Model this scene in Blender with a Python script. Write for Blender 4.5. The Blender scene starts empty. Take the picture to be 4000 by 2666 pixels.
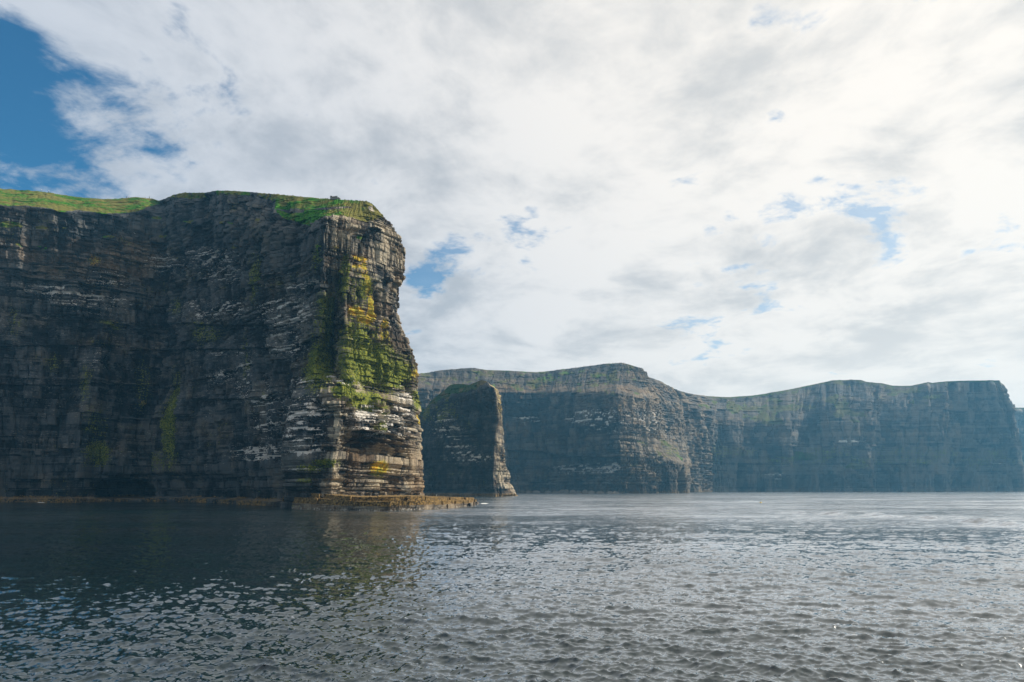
import bpy, bmesh, math, random
import numpy as np
from mathutils import Vector, Matrix

random.seed(7)
RNG = np.random.default_rng(11)
SC = bpy.context.scene
COL = SC.collection

# ------------------------------------------------------------------ camera
W0, H0, F0 = 4000.0, 2666.0, 2654.0
HORIZ = 1908.0
CAMZ = 6.5
PITCH = math.atan((HORIZ - H0 / 2) / F0)
cd = bpy.data.cameras.new('camera')
cam = bpy.data.objects.new('camera', cd)
COL.objects.link(cam)
cd.sensor_width = 36.0
cd.lens = 36.0 * F0 / W0
cd.clip_start = 0.5
cd.clip_end = 30000
cam.location = (0, 0, CAMZ)
cam.rotation_euler = (math.pi / 2 + PITCH, 0, 0)
SC.camera = cam

# ------------------------------------------------------------------ light
SUN_AZ = math.radians(66)      # clockwise from +Y (view direction)
SUN_EL = math.radians(37)
sun_dir = Vector((math.sin(SUN_AZ) * math.cos(SUN_EL), math.cos(SUN_AZ) * math.cos(SUN_EL), math.sin(SUN_EL)))
sd = bpy.data.lights.new('sun', 'SUN')
sd.energy = 5.0
sd.angle = math.radians(0.6)
sd.color = (1.0, 0.93, 0.82)
so = bpy.data.objects.new('sun', sd)
COL.objects.link(so)
so.rotation_euler = (-sun_dir).to_track_quat('-Z', 'Y').to_euler()
SC.view_settings.view_transform = 'Standard'
SC.view_settings.look = 'None'
SC.view_settings.exposure = 0.25
SC.view_settings.gamma = 1.0
SC.view_settings.use_curve_mapping = False
SC.cycles.use_denoising = True
SC.cycles.use_adaptive_sampling = False
SC.cycles.denoising_input_passes = 'RGB_ALBEDO_NORMAL'
SC.cycles.max_bounces = 6
SC.cycles.diffuse_bounces = 1
SC.cycles.glossy_bounces = 3
SC.cycles.volume_bounces = 0
SC.cycles.sample_clamp_direct = 1.5
SC.cycles.sample_clamp_indirect = 3.0
SC.cycles.caustics_reflective = False
SC.cycles.caustics_refractive = False


# ---------------------------------------------------------------- node helper
class NT:
    def __init__(self, tree):
        self.t = tree
        self.n = tree.nodes
        self.l = tree.links

    def node(self, kind, **kw):
        n = self.n.new(kind)
        for k, v in kw.items():
            setattr(n, k, v)
        return n

    def put(self, sock, v):
        if v is None:
            return
        if isinstance(v, bpy.types.NodeSocket):
            self.l.new(v, sock)
        elif isinstance(v, (tuple, list)):
            n = len(sock.default_value)
            v = tuple(v) + (1.0,) * (n - len(v))
            sock.default_value = v[:n]
        else:
            try:
                sock.default_value = v
            except TypeError:
                sock.default_value = (v,) * len(sock.default_value)

    def math(self, op, a, b=None, c=None, clamp=False):
        n = self.node('ShaderNodeMath', operation=op, use_clamp=clamp)
        self.put(n.inputs[0], a)
        self.put(n.inputs[1], b)
        self.put(n.inputs[2], c)
        return n.outputs[0]

    def vmath(self, op, a, b=None, scale=None):
        n = self.node('ShaderNodeVectorMath', operation=op)
        self.put(n.inputs[0], a)
        self.put(n.inputs[1], b)
        if scale is not None:
            self.put(n.inputs[3], scale)
        return n.outputs['Value'] if op in ('DOT_PRODUCT', 'LENGTH', 'DISTANCE') else n.outputs[0]

    def noise(self, vec, scale, detail=4.0, rough=0.55, dist=0.0, out='Fac', lac=2.0):
        n = self.node('ShaderNodeTexNoise')
        self.put(n.inputs['Vector'], vec)
        n.inputs['Scale'].default_value = scale
        n.inputs['Detail'].default_value = detail
        n.inputs['Roughness'].default_value = rough
        n.inputs['Distortion'].default_value = dist
        n.inputs['Lacunarity'].default_value = lac
        return n.outputs[out]

    def ramp(self, fac, lo, hi, smooth=True):
        n = self.node('ShaderNodeMapRange', interpolation_type='SMOOTHSTEP' if smooth else 'LINEAR')
        self.put(n.inputs[0], fac)
        self.put(n.inputs[1], lo)
        self.put(n.inputs[2], hi)
        return n.outputs[0]

    def mix(self, fac, a, b, mode='MIX'):
        n = self.node('ShaderNodeMix', data_type='RGBA', blend_type=mode)
        self.put(n.inputs[0], fac)
        self.put(n.inputs[6], a)
        self.put(n.inputs[7], b)
        return n.outputs[2]

    def scale_vec(self, vec, s):
        return self.vmath('MULTIPLY', vec, s)

    def attr(self, name):
        return self.node('ShaderNodeAttribute', attribute_name=name).outputs['Fac']


# ------------------------------------------------------------------ world sky
wd = bpy.data.worlds.new('World')
SC.world = wd
wd.use_nodes = True
T = NT(wd.node_tree)
T.n.clear()
wout = T.node('ShaderNodeOutputWorld')
bg = T.node('ShaderNodeBackground')
T.l.new(bg.outputs[0], wout.inputs[0])
sky = T.node('ShaderNodeTexSky', sky_type='NISHITA')
sky.sun_disc = False
sky.sun_elevation = SUN_EL
sky.sun_rotation = SUN_AZ
sky.air_density = 1.0
sky.dust_density = 0.6
sky.ozone_density = 2.5
dirv = T.node('ShaderNodeTexCoord').outputs['Generated']
sep = T.node('ShaderNodeSeparateXYZ')
T.l.new(dirv, sep.inputs[0])
dz = T.math('MAXIMUM', sep.outputs[2], 0.0)
inv = T.math('DIVIDE', 1.0, T.math('ADD', dz, 0.16))
plan = T.node('ShaderNodeCombineXYZ')
T.put(plan.inputs[0], T.math('MULTIPLY', sep.outputs[0], inv))
T.put(plan.inputs[1], T.math('MULTIPLY', sep.outputs[1], inv))
plan.inputs[2].default_value = 3.1
pv = plan.outputs[0]
# turn the plan so that the cloud streets run up to the left, and stretch them a little
rot = T.node('ShaderNodeVectorRotate', rotation_type='Z_AXIS')
T.put(rot.inputs['Vector'], pv)
rot.inputs['Angle'].default_value = math.radians(28)
pv2 = T.vmath('MULTIPLY', rot.outputs[0], (1.0, 0.95, 1.0))
warp = T.vmath('SUBTRACT', T.noise(pv2, 1.3, 3.0, 0.5, out='Color'), (0.5, 0.5, 0.5))
pvw = T.vmath('ADD', pv2, T.vmath('SCALE', warp, scale=0.34))
n_big = T.noise(pvw, 1.25, 4.0, 0.5)
n_mid = T.noise(pvw, 4.2, 9.0, 0.6)
n_fine = T.noise(pvw, 12.0, 8.0, 0.62)
dens = T.math('ADD', T.math('MULTIPLY', n_big, 0.46), T.math('ADD', T.math('MULTIPLY', n_mid, 0.52), T.math('MULTIPLY', n_fine, 0.23)))
# cover thins out towards the clear west (left) side of the sky
side = T.math('MINIMUM', T.math('ADD', T.math('MULTIPLY', sep.outputs[0], 0.27), 0.205), 0.065)
dens2 = T.math('ADD', dens, side)
# gaps in the cloud, as directions in the sky (traced from the photograph): px, py, radius in px, strength
CP_, SP_ = math.cos(PITCH), math.sin(PITCH)
for hx, hy, hr, hv in [(10, 100, 120, .10), (60, 360, 130, .15), (480, 470, 150, .17), (60, 640, 150, .24), (330, 740, 120, .22), (700, 90, 90, .14), (1770, 160, 70, .13), (2090, 820, 110, .13), (1650, 1090, 95, .13), (1760, 960, 70, .08),
                       (2740, 690, 70, .10), (2910, 420, 50, .10), (3030, 460, 60, .12), (3250, 640, 110, .08), (3420, 870, 130, .09), (3600, 20, 70, .16), (2790, 100, 60, .10), (2960, 90, 60, .10), (3800, 350, 150, .10), (3950, 980, 120, .09), (2700, 1400, 120, .07)]:
    uu, vv_ = (hx - W0 / 2) / F0, (H0 / 2 - hy) / F0
    hd = Vector((uu, CP_ - vv_ * SP_, SP_ + vv_ * CP_)).normalized()
    dd_ = T.vmath('DISTANCE', T.vmath('NORMALIZE', dirv), tuple(hd))
    dens2 = T.math('SUBTRACT', dens2, T.math('MULTIPLY', T.ramp(dd_, hr / F0 * 1.9, 0.0), hv * (0.68 if hx > 1900 else 0.62 if hx < 1200 else 0.95)))
cover = T.ramp(dens2, 0.455, 0.585)
n_sh = T.noise(T.vmath('ADD', pvw, (4.2, 1.7, 0.0)), 2.4, 8.0, 0.58)
thick = T.ramp(T.math('ADD', T.math('MULTIPLY', dens2, 0.30), T.math('ADD', T.math('MULTIPLY', n_sh, 0.62), T.math('MULTIPLY', n_mid, 0.20))), 0.53, 0.73)
sd_ = T.vmath('DOT_PRODUCT', dirv, tuple(sun_dir))
glow = T.ramp(sd_, 0.0, 0.95)
c_lit = T.mix(glow, (0.60, 0.65, 0.73), (1.08, 1.01, 0.92))
c_shade = T.mix(glow, (0.35, 0.41, 0.50), (0.70, 0.69, 0.67))
ccol = T.mix(thick, c_lit, c_shade)
low = T.math('MULTIPLY', T.ramp(dz, 0.30, 0.02), T.ramp(sd_, 0.1, 0.8))
ccol = T.mix(T.math('MULTIPLY', low, 0.75), ccol, (1.15, 1.05, 0.93))
skyc = T.mix(1.0, sky.outputs[0], (0.034, 0.090, 0.110), 'MULTIPLY')
veil = T.math('MULTIPLY', T.ramp(sep.outputs[0], -0.45, 0.25), 0.5)
final = T.mix(T.math('MULTIPLY', T.math('MAXIMUM', cover, veil), 0.97), skyc, ccol)
T.put(bg.inputs[0], final)
bg.inputs[1].default_value = 0.86


# ------------------------------------------------------------------ projection
CP, SP = math.cos(PITCH), math.sin(PITCH)


def unproj(px, py, Y):
    """photo pixel + depth along the ground -> world point"""
    u = (np.asarray(px, float) - W0 / 2) / F0
    v = (H0 / 2 - np.asarray(py, float)) / F0
    dy = CP - v * SP
    dzz = SP + v * CP
    k = np.asarray(Y, float) / dy
    return u * k, np.asarray(Y, float) + 0 * k, CAMZ + dzz * k


def proj(x, y, z):
    zz = z - CAMZ
    depth = y * CP + zz * SP
    up = -y * SP + zz * CP
    return W0 / 2 + F0 * x / depth, H0 / 2 - F0 * up / depth


def on_water(px, py):
    v = (H0 / 2 - py) / F0
    dy = CP - v * SP
    dzz = SP + v * CP
    k = -CAMZ / dzz
    return (px - W0 / 2) / F0 * k, dy * k


# ------------------------------------------------------------------ noise
def hsh(ix, iy, seed=0):
    n = (ix.astype(np.int64) * 374761393 + iy.astype(np.int64) * 668265263 + int(seed) * 1274126177) & 0xFFFFFFFF
    n = ((n ^ (n >> 13)) * 1274126177) & 0xFFFFFFFF
    n = ((n ^ (n >> 16)) * 2246822519) & 0xFFFFFFFF
    n = n ^ (n >> 15)
    return (n & 0xFFFFFF) / float(0xFFFFFF)


def vn(x, y, seed=0):
    x, y = np.broadcast_arrays(np.asarray(x, float), np.asarray(y, float))
    ix = np.floor(x)
    iy = np.floor(y)
    fx = x - ix
    fy = y - iy
    fx = fx * fx * fx * (fx * (fx * 6 - 15) + 10)
    fy = fy * fy * fy * (fy * (fy * 6 - 15) + 10)
    a = hsh(ix, iy, seed)
    b = hsh(ix + 1, iy, seed)
    c = hsh(ix, iy + 1, seed)
    d = hsh(ix + 1, iy + 1, seed)
    return ((a * (1 - fx) + b * fx) * (1 - fy) + (c * (1 - fx) + d * fx) * fy) * 2 - 1


def fbm(x, y, seed=0, oct=4, gain=0.5):
    t = 0
    a = 1.0
    s = 0
    for o in range(oct):
        t = t + a * vn(x * 2 ** o + 17.3 * o, y * 2 ** o + 9.1 * o, seed + o)
        s += a
        a *= gain
    return t / s


def sstep(x, a, b):
    t = np.clip((x - a) / (b - a), 0, 1)
    return t * t * (3 - 2 * t)


def band(x, a, b, soft):
    return sstep(x, a - soft, a + soft) * (1 - sstep(x, b - soft, b + soft))


def blob(px, py, cx, cy, rx, ry, ang=0.0, p=1.0):
    c, s = math.cos(ang), math.sin(ang)
    dx = px - cx
    dy = py - cy
    u = (dx * c + dy * s) / rx
    v = (-dx * s + dy * c) / ry
    return np.exp(-(u * u + v * v) ** p)


# ------------------------------------------------------------------ mesh helper
def mesh_obj(name, verts, faces, mat, parent=None, attrs=None, smooth=False):
    """verts (n,3) array, faces list or (m,4)/(m,3) array"""
    me = bpy.data.meshes.new(name)
    verts = np.asarray(verts, np.float32)
    if isinstance(faces, np.ndarray):
        m, k = faces.shape
        me.vertices.add(len(verts))
        me.vertices.foreach_set('co', verts.ravel())
        me.loops.add(m * k)
        me.loops.foreach_set('vertex_index', faces.astype(np.int32).ravel())
        me.polygons.add(m)
        me.polygons.foreach_set('loop_start', np.arange(0, m * k, k, dtype=np.int32))
        me.polygons.foreach_set('loop_total', np.full(m, k, dtype=np.int32))
        me.update(calc_edges=True)
        me.validate()
    else:
        me.from_pydata([tuple(v) for v in verts], [], faces)
        me.update()
    me.polygons.foreach_set('use_smooth', np.full(len(me.polygons), smooth))
    if attrs:
        for k, a in attrs.items():
            at = me.attributes.new(k, 'FLOAT', 'POINT')
            at.data.foreach_set('value', np.asarray(a, np.float32).ravel())
    if mat:
        me.materials.append(mat)
    o = bpy.data.objects.new(name, me)
    COL.objects.link(o)
    if parent:
        o.parent = parent
    return o


def tag(o, label=None, cat=None, group=None, kind=None):
    if label:
        o['label'] = label
    if cat:
        o['category'] = cat
    if group:
        o['group'] = group
    if kind:
        o['kind'] = kind
    return o


def empty(name, loc=(0, 0, 0)):
    o = bpy.data.objects.new(name, None)
    COL.objects.link(o)
    o.location = loc
    o.empty_display_size = 0.1
    return o


def compact(verts, faces, attrs):
    used = np.unique(faces)
    remap = np.full(len(verts), -1, np.int64)
    remap[used] = np.arange(len(used))
    return verts[used], remap[faces], {k: a[used] for k, a in attrs.items()}


# ------------------------------------------------------------------ materials
def new_mat(name):
    m = bpy.data.materials.new(name)
    m.use_nodes = True
    t = NT(m.node_tree)
    t.n.clear()
    out = t.node('ShaderNodeOutputMaterial')
    b = t.node('ShaderNodeBsdfPrincipled')
    t.l.new(b.outputs[0], out.inputs[0])
    return m, t, b, out


def rock_material(name, dark, mid, pale, fine=1.0):
    """layered siltstone: tone by bed, streaks of water stain, lichen, moss, bird lime"""
    m, t, b, out = new_mat(name)
    pos = t.node('ShaderNodeNewGeometry').outputs['Position']
    tone = t.attr('tone')
    warm = t.attr('warm')
    moss = t.attr('moss')
    lich = t.attr('lichen')
    lime = t.attr('lime')
    weed = t.attr('weed')
    palea = t.attr('pale')
    lz = t.attr('limezone')
    mas = t.attr('massive')
    bedv = t.vmath('MULTIPLY', pos, (0.16 * fine, 0.16 * fine, 2.6 * fine))
    n_bed = t.noise(bedv, 1.0, 5.0, 0.62)
    streakv = t.vmath('MULTIPLY', pos, (0.9 * fine, 0.9 * fine, 0.07 * fine))
    n_str = t.noise(streakv, 1.0, 5.0, 0.6)
    n_pat = t.noise(pos, 0.09 * fine, 5.0, 0.6)
    n_spk = t.noise(pos, 1.7 * fine, 6.0, 0.68)
    f = t.math('ADD', t.math('MULTIPLY', tone, 0.46), t.math('MULTIPLY', t.math('ADD', t.math('MULTIPLY', n_bed, t.math('SUBTRACT', 1.0, t.math('MULTIPLY', mas, 0.75))), t.math('MULTIPLY', n_str, t.math('MULTIPLY', mas, 0.75))), 0.44))
    f = t.math('ADD', f, t.math('MULTIPLY', n_spk, 0.42))
    f = t.math('ADD', f, t.math('MULTIPLY', t.math('SUBTRACT', n_pat, 0.5), 0.85))
    f1 = t.ramp(f, 0.46, 0.84)
    f2 = t.ramp(f, 0.58, 0.92)
    col = t.mix(f1, dark, mid)
    col = t.mix(t.math('MULTIPLY', f2, t.math('ADD', t.math('MULTIPLY', palea, 0.95), 0.03)), col, pale)
    # warm iron stained faces; on the stack, sun warmth painted on its edge
    wm = t.math('MULTIPLY', warm, t.ramp(n_pat, 0.3, 0.62))
    col = t.mix(t.math('MULTIPLY', wm, 0.75), col, (0.20, 0.118, 0.048))
    # dark water streaks
    col = t.mix(t.math('MULTIPLY', t.ramp(n_str, 0.54, 0.72), t.math('SUBTRACT', 0.55, t.math('MULTIPLY', palea, 0.35))), col, tuple(c * 0.55 for c in dark))
    # lichen
    lm = t.ramp(t.math('ADD', lich, t.math('MULTIPLY', t.math('SUBTRACT', n_spk, 0.5), 1.3)), 0.32, 0.52)
    n_l = t.noise(pos, 0.5, 3.0, 0.5)
    lcol = t.mix(t.ramp(n_l, 0.38, 0.6), (0.55, 0.31, 0.008), (0.46, 0.38, 0.04))
    col = t.mix(lm, col, lcol)
    # moss and algae
    mn = t.math('ADD', t.math('ADD', t.math('MULTIPLY', t.math('SUBTRACT', n_str, 0.5), 0.8), t.math('MULTIPLY', t.math('SUBTRACT', n_bed, 0.5), 1.1)), t.math('MULTIPLY', t.math('SUBTRACT', n_spk, 0.5), 1.1))
    mm = t.ramp(t.math('ADD', moss, mn), 0.28, 0.52)
    mcol = t.mix(t.ramp(n_spk, 0.4, 0.62), (0.024, 0.056, 0.004), (0.25, 0.25, 0.014))
    col = t.mix(mm, col, mcol)
    # bird lime on the ledges
    gm = t.ramp(t.math('ADD', lime, t.math('MULTIPLY', t.math('SUBTRACT', n_spk, 0.5), 1.5)), 0.36, 0.52)
    col = t.mix(t.math('MULTIPLY', gm, 0.88), col, (0.72, 0.66, 0.57))
    # weed and tidal zone
    wn = t.ramp(t.math('ADD', weed, t.math('MULTIPLY', t.math('SUBTRACT', n_spk, 0.5), 1.2)), 0.38, 0.62)
    wcol = t.mix(t.ramp(n_spk, 0.42, 0.6), (0.05, 0.030, 0.010), (0.30, 0.185, 0.055))
    col = t.mix(wn, col, wcol)
    # thin broken lines of lime along minor beds
    n_ln = t.noise(t.vmath('MULTIPLY', pos, (0.42 * fine, 0.42 * fine, 3.4 * fine)), 1.0, 4.0, 0.6, 0.4)
    lnm = t.math('MULTIPLY', t.ramp(t.math('ADD', n_ln, t.math('MULTIPLY', t.math('SUBTRACT', n_spk, 0.5), 0.35)), 0.60, 0.68), t.ramp(t.math('ADD', lz, t.math('MULTIPLY', t.math('SUBTRACT', n_pat, 0.5), 0.9)), 0.25, 0.6))
    col = t.mix(t.math('MULTIPLY', lnm, 0.85), col, (0.66, 0.60, 0.52))
    t.put(b.inputs['Base Color'], col)
    b.inputs['Roughness'].default_value = 0.86
    b.inputs['Specular IOR Level'].default_value = 0.25
    bump = t.node('ShaderNodeBump')
    bump.inputs['Strength'].default_value = 0.9
    bump.inputs['Distance'].default_value = 0.35 / fine
    t.put(bump.inputs['Height'], t.math('ADD', t.math('MULTIPLY', n_spk, 0.9), t.math('MULTIPLY', n_bed, 0.8)))
    t.put(b.inputs['Normal'], bump.outputs[0])
    return m


def grass_material(name, a, c, d, fine=1.0):
    m, t, b, out = new_mat(name)
    pos = t.node('ShaderNodeNewGeometry').outputs['Position']
    n1 = t.noise(pos, 0.16 * fine, 6.0, 0.68)
    n2 = t.noise(t.vmath('MULTIPLY', pos, (1.0, 1.0, 2.0)), 0.9 * fine, 6.0, 0.65)
    col = t.mix(t.ramp(n2, 0.36, 0.66), a, c)
    col = t.mix(t.math('MULTIPLY', t.ramp(t.math('ADD', n1, t.math('MULTIPLY', t.attr('dry'), 0.35)), 0.54, 0.76), 0.9), col, d)
    t.put(b.inputs['Base Color'], col)
    b.inputs['Roughness'].default_value = 0.95
    b.inputs['Specular IOR Level'].default_value = 0.1
    bump = t.node('ShaderNodeBump')
    bump.inputs['Strength'].default_value = 1.0
    bump.inputs['Distance'].default_value = 0.5 / fine
    t.put(bump.inputs['Height'], n2)
    t.put(b.inputs['Normal'], bump.outputs[0])
    return m


M_ROCK = rock_material('layered_rock', (0.008, 0.012, 0.015), (0.070, 0.076, 0.079), (0.56, 0.48, 0.34))
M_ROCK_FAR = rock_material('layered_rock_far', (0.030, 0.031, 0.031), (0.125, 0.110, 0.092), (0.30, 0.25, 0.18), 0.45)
M_GRASS = grass_material('cliff_grass', (0.010, 0.055, 0.003), (0.062, 0.235, 0.008), (0.17, 0.145, 0.035))
M_GRASS_DARK = grass_material('stack_grass', (0.010, 0.026, 0.006), (0.040, 0.085, 0.014), (0.12, 0.085, 0.03))
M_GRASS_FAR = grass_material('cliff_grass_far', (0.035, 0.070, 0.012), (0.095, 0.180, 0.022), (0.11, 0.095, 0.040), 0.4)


def plain(name, c, rough=0.7, amp=0.25, scale=3.0):
    m, t, b, out = new_mat(name)
    pos = t.node('ShaderNodeTexCoord').outputs['Object']
    n = t.noise(pos, scale, 4.0, 0.6)
    t.put(b.inputs['Base Color'], t.mix(n, tuple(v * (1 - amp) for v in c), tuple(min(1, v * (1 + amp)) for v in c)))
    b.inputs['Roughness'].default_value = rough
    return m


# ------------------------------------------------------------------ lofted cliffs
def make_layers(zmax, tmin, tmax, seed, sub):
    r = np.random.default_rng(seed)
    z = -4.0
    rows, lay, frac = [], [], []
    k = 0
    while z < zmax:
        th = tmin * (tmax / tmin) ** (r.random() ** 1.3)
        if r.random() < 0.10:
            th = tmax * (1.0 + 0.8 * r.random())
        n = max(2, int(round(th / sub)) + 1)
        g = min(0.06 * sub / 0.5, th * 0.06)
        for q in np.linspace(z + g, z + th - g, n):
            rows.append(q)
            lay.append(k)
            frac.append((q - z) / th)
        z += th
        k += 1
    return np.array(rows), np.array(lay), np.array(frac), k, r.random(k + 5) * 2 - 1


class Loft:
    """columns: list of [(px,py,Y), ...] from the foot to the crest; py None = water level (z=-4)"""

    def __init__(self, cols, ncol, zrows, warp=None, crest=None, smooth=0.0):
        C = []
        for c in cols:
            P = []
            for (px, py, Y) in c:
                if py is None:
                    x, y, _ = unproj(px, HORIZ + CAMZ * F0 / Y, Y)
                    P.append((float(x), float(Y), -4.5))
                    P.append((float(x), float(Y), 0.0))
                else:
                    x, y, z = unproj(px, py, Y)
                    P.append((float(x), float(Y), float(z)))
            P = np.array(P)
            for i in range(1, len(P)):
                if P[i, 2] <= P[i - 1, 2]:
                    P[i, 2] = P[i - 1, 2] + 0.02
            C.append(P)
        u = []
        for k, n in enumerate(ncol):
            u += list(k + np.arange(n) / n)
        u.append(len(cols) - 1.0)
        u = np.array(u)
        ns = len(u)
        k0 = np.minimum(u.astype(int), len(cols) - 2)
        t = u - k0
        cz = np.array([P[-1, 2] for P in C])
        cx = np.array([P[-1, 0] for P in C])
        cy = np.array([P[-1, 1] for P in C])
        zc = cz[k0] * (1 - t) + cz[k0 + 1] * t
        xc = cx[k0] * (1 - t) + cx[k0 + 1] * t
        yc = cy[k0] * (1 - t) + cy[k0 + 1] * t
        if crest is not None:
            ox = np.array([c[0] for c in crest], float)
            oy = np.array([c[1] for c in crest], float)
            for _ in range(6):
                px, py = proj(xc, yc, zc)
                tgt = np.interp(px, ox, oy)
                ok = (px >= ox[0]) & (px <= ox[-1])
                zc = zc + np.where(ok, (py - tgt) * yc / F0, 0)
        self.zc = zc
        # arc length along the foot-to-mid line
        zm = np.median(cz) * 0.4
        mx = np.array([np.interp(zm, P[:, 2], P[:, 0]) for P in C])
        my = np.array([np.interp(zm, P[:, 2], P[:, 1]) for P in C])
        xm = mx[k0] * (1 - t) + mx[k0 + 1] * t
        ym = my[k0] * (1 - t) + my[k0 + 1] * t
        s = np.concatenate([[0], np.cumsum(np.hypot(np.diff(xm), np.diff(ym)))])
        self.s = s
        wz = warp(s) if warp is not None else np.zeros(ns)
        nz = len(zrows)
        Z = np.minimum(zrows[:, None] + wz[None, :], zc[None, :])
        X = np.empty((nz, ns))
        Y = np.empty((nz, ns))
        for i in range(ns):
            A, B = C[k0[i]], C[k0[i] + 1]
            tt = t[i]
            # param: relative height so that crests of different height blend
            za = Z[:, i] / zc[i] * A[-1, 2]
            zb = Z[:, i] / zc[i] * B[-1, 2]
            f = np.clip(Z[:, i] / zc[i], 0, 1) ** 3
            za = Z[:, i] * (1 - f) + za * f
            zb = Z[:, i] * (1 - f) + zb * f
            X[:, i] = np.interp(za, A[:, 2], A[:, 0]) * (1 - tt) + np.interp(zb, B[:, 2], B[:, 0]) * tt
            Y[:, i] = np.interp(za, A[:, 2], A[:, 1]) * (1 - tt) + np.interp(zb, B[:, 2], B[:, 1]) * tt
        if smooth > 0:
            n = int(smooth * 3)
            ker = np.exp(-0.5 * (np.arange(-n, n + 1) / smooth) ** 2)
            ker /= ker.sum()
            pad = lambda a: np.concatenate([np.repeat(a[:, :1], n, 1), a, np.repeat(a[:, -1:], n, 1)], 1)
            Xp, Yp = pad(X), pad(Y)
            X = sum(ker[q] * Xp[:, q:q + ns] for q in range(2 * n + 1))
            Y = sum(ker[q] * Yp[:, q:q + ns] for q in range(2 * n + 1))
        self.X, self.Y, self.Z = X, Y, Z
        self.ns, self.nz = ns, nz
        self.u = u
        self.px, self.py = proj(X, Y, Z)
        # outward horizontal normal from a smoothed plan
        w = 7
        tx = np.empty_like(X)
        ty = np.empty_like(Y)
        for i in range(ns):
            a, b_ = max(0, i - w), min(ns - 1, i + w)
            tx[:, i] = X[:, b_] - X[:, a]
            ty[:, i] = Y[:, b_] - Y[:, a]
        L = np.hypot(tx, ty) + 1e-9
        self.nx, self.ny = ty / L, -tx / L
        # steepness 1 = vertical, 0 = gentle
        dX = np.gradient(X, axis=0)
        dY = np.gradient(Y, axis=0)
        dZ = np.gradient(Z, axis=0) + 1e-4
        slope = np.abs(dX * self.nx + dY * self.ny) / dZ
        k = 9
        sl = np.copy(slope)
        cs = np.cumsum(np.concatenate([np.zeros((1, ns)), np.minimum(slope, 8)], 0), 0)
        for j in range(nz):
            a, b_ = max(0, j - k), min(nz, j + k + 1)
            sl[j] = (cs[b_] - cs[a]) / (b_ - a)
        self.gentle = sstep(sl, 0.45, 1.3)

    def displace(self, D, dz=None):
        self.X = self.X + self.nx * D
        self.Y = self.Y + self.ny * D
        if dz is not None:
            self.Z = self.Z + dz

    def faces(self):
        nz, ns = self.nz, self.ns
        idx = np.arange(nz * ns).reshape(nz, ns)
        q = np.stack([idx[:-1, :-1], idx[:-1, 1:], idx[1:, 1:], idx[1:, :-1]], -1)
        dead = (self.Zb[1:, :-1] - self.Zb[:-1, :-1] < 1e-5) & (self.Zb[1:, 1:] - self.Zb[:-1, 1:] < 1e-5)
        return q, ~dead


def block_offsets(s, z, lay, seed, group, wmin, wmax, jit=0.0):
    """random offsets per jointed block: (layers grouped) x (cells along s)"""
    r = np.random.default_rng(seed)
    g = (lay // group)
    ng = int(g.max()) + 1
    wd_ = r.uniform(wmin, wmax, ng)
    of = r.uniform(0, 100, ng)
    ss = s[None, :] + jit * fbm(s[None, :] / 9.0, z / 9.0, seed, 2)
    cell = np.floor((ss + of[g][:, None]) / wd_[g][:, None])
    fr = (ss + of[g][:, None]) / wd_[g][:, None] - cell
    h = hsh(cell, np.broadcast_to(g[:, None], cell.shape).astype(float), seed + 3) * 2 - 1
    h2 = hsh(cell, np.broadcast_to(g[:, None], cell.shape).astype(float), seed + 9)
    edge = np.minimum(fr, 1 - fr) * wd_[g][:, None]
    return h, h2, edge


def cliff_relief(L, lay, frac, lr, A, B, seed, scale=1.0):
    """bedding ledges (A metres) + jointed blocks (B metres) + gullies, all in metres outward"""
    s = L.s / scale
    S = s[None, :]
    Z = L.Z / scale
    r = lr[lay][:, None]
    li = lay[:, None].astype(float)
    bed = 0.42 * r + 0.70 * vn(S / 11.0, li * 7.31, seed) + 0.55 * vn(S / 3.6, li * 3.77, seed + 1) + 0.30 * vn(S / 1.1, li * 5.1, seed + 2)
    vis = 0.35 + 1.3 * sstep(fbm(S / 24.0, Z / 20.0, seed + 8, 3), -0.35, 0.45)
    bed = bed * vis
    gb = np.floor(li / 7)
    bed = bed + 0.55 * vn(S / 22.0, gb * 4.1, seed + 4)
    h1, t1, e1 = block_offsets(s, Z, lay, seed + 10, 6, 2.6, 8.0, 1.2)
    h2, t2, e2 = block_offsets(s, Z, lay, seed + 20, 2, 1.2, 4.0, 0.5)
    h3, t3, e3 = block_offsets(s, Z, lay, seed + 30, 18, 6.0, 16.0, 3.0)
    blk = 1.0 * h3 + 0.75 * h1 + 0.5 * h2
    crack = -1.5 * np.exp(-(e3 / 0.38) ** 2) * (h3 > -0.3) - 1.0 * np.exp(-(e1 / 0.28) ** 2) * (h1 > 0.0)
    fine = 0.55 * fbm(S / 1.6, Z / 1.2, seed + 5, 3)
    D = A * bed + B * (blk + crack) + np.minimum(A, B) * fine
    # soft notch at the bed seams
    D = D - 0.55 * A * (np.exp(-(frac[:, None] / 0.10) ** 2) * (r > -0.3)) * vis
    tone = np.clip(0.5 + 0.26 * r + 0.30 * h1 + 0.26 * h3 + 0.2 * h2 + 0.15 * fbm(S / 20, Z / 20, seed + 6, 3), 0, 1)
    return D * scale, tone, (t1, t3)


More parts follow.
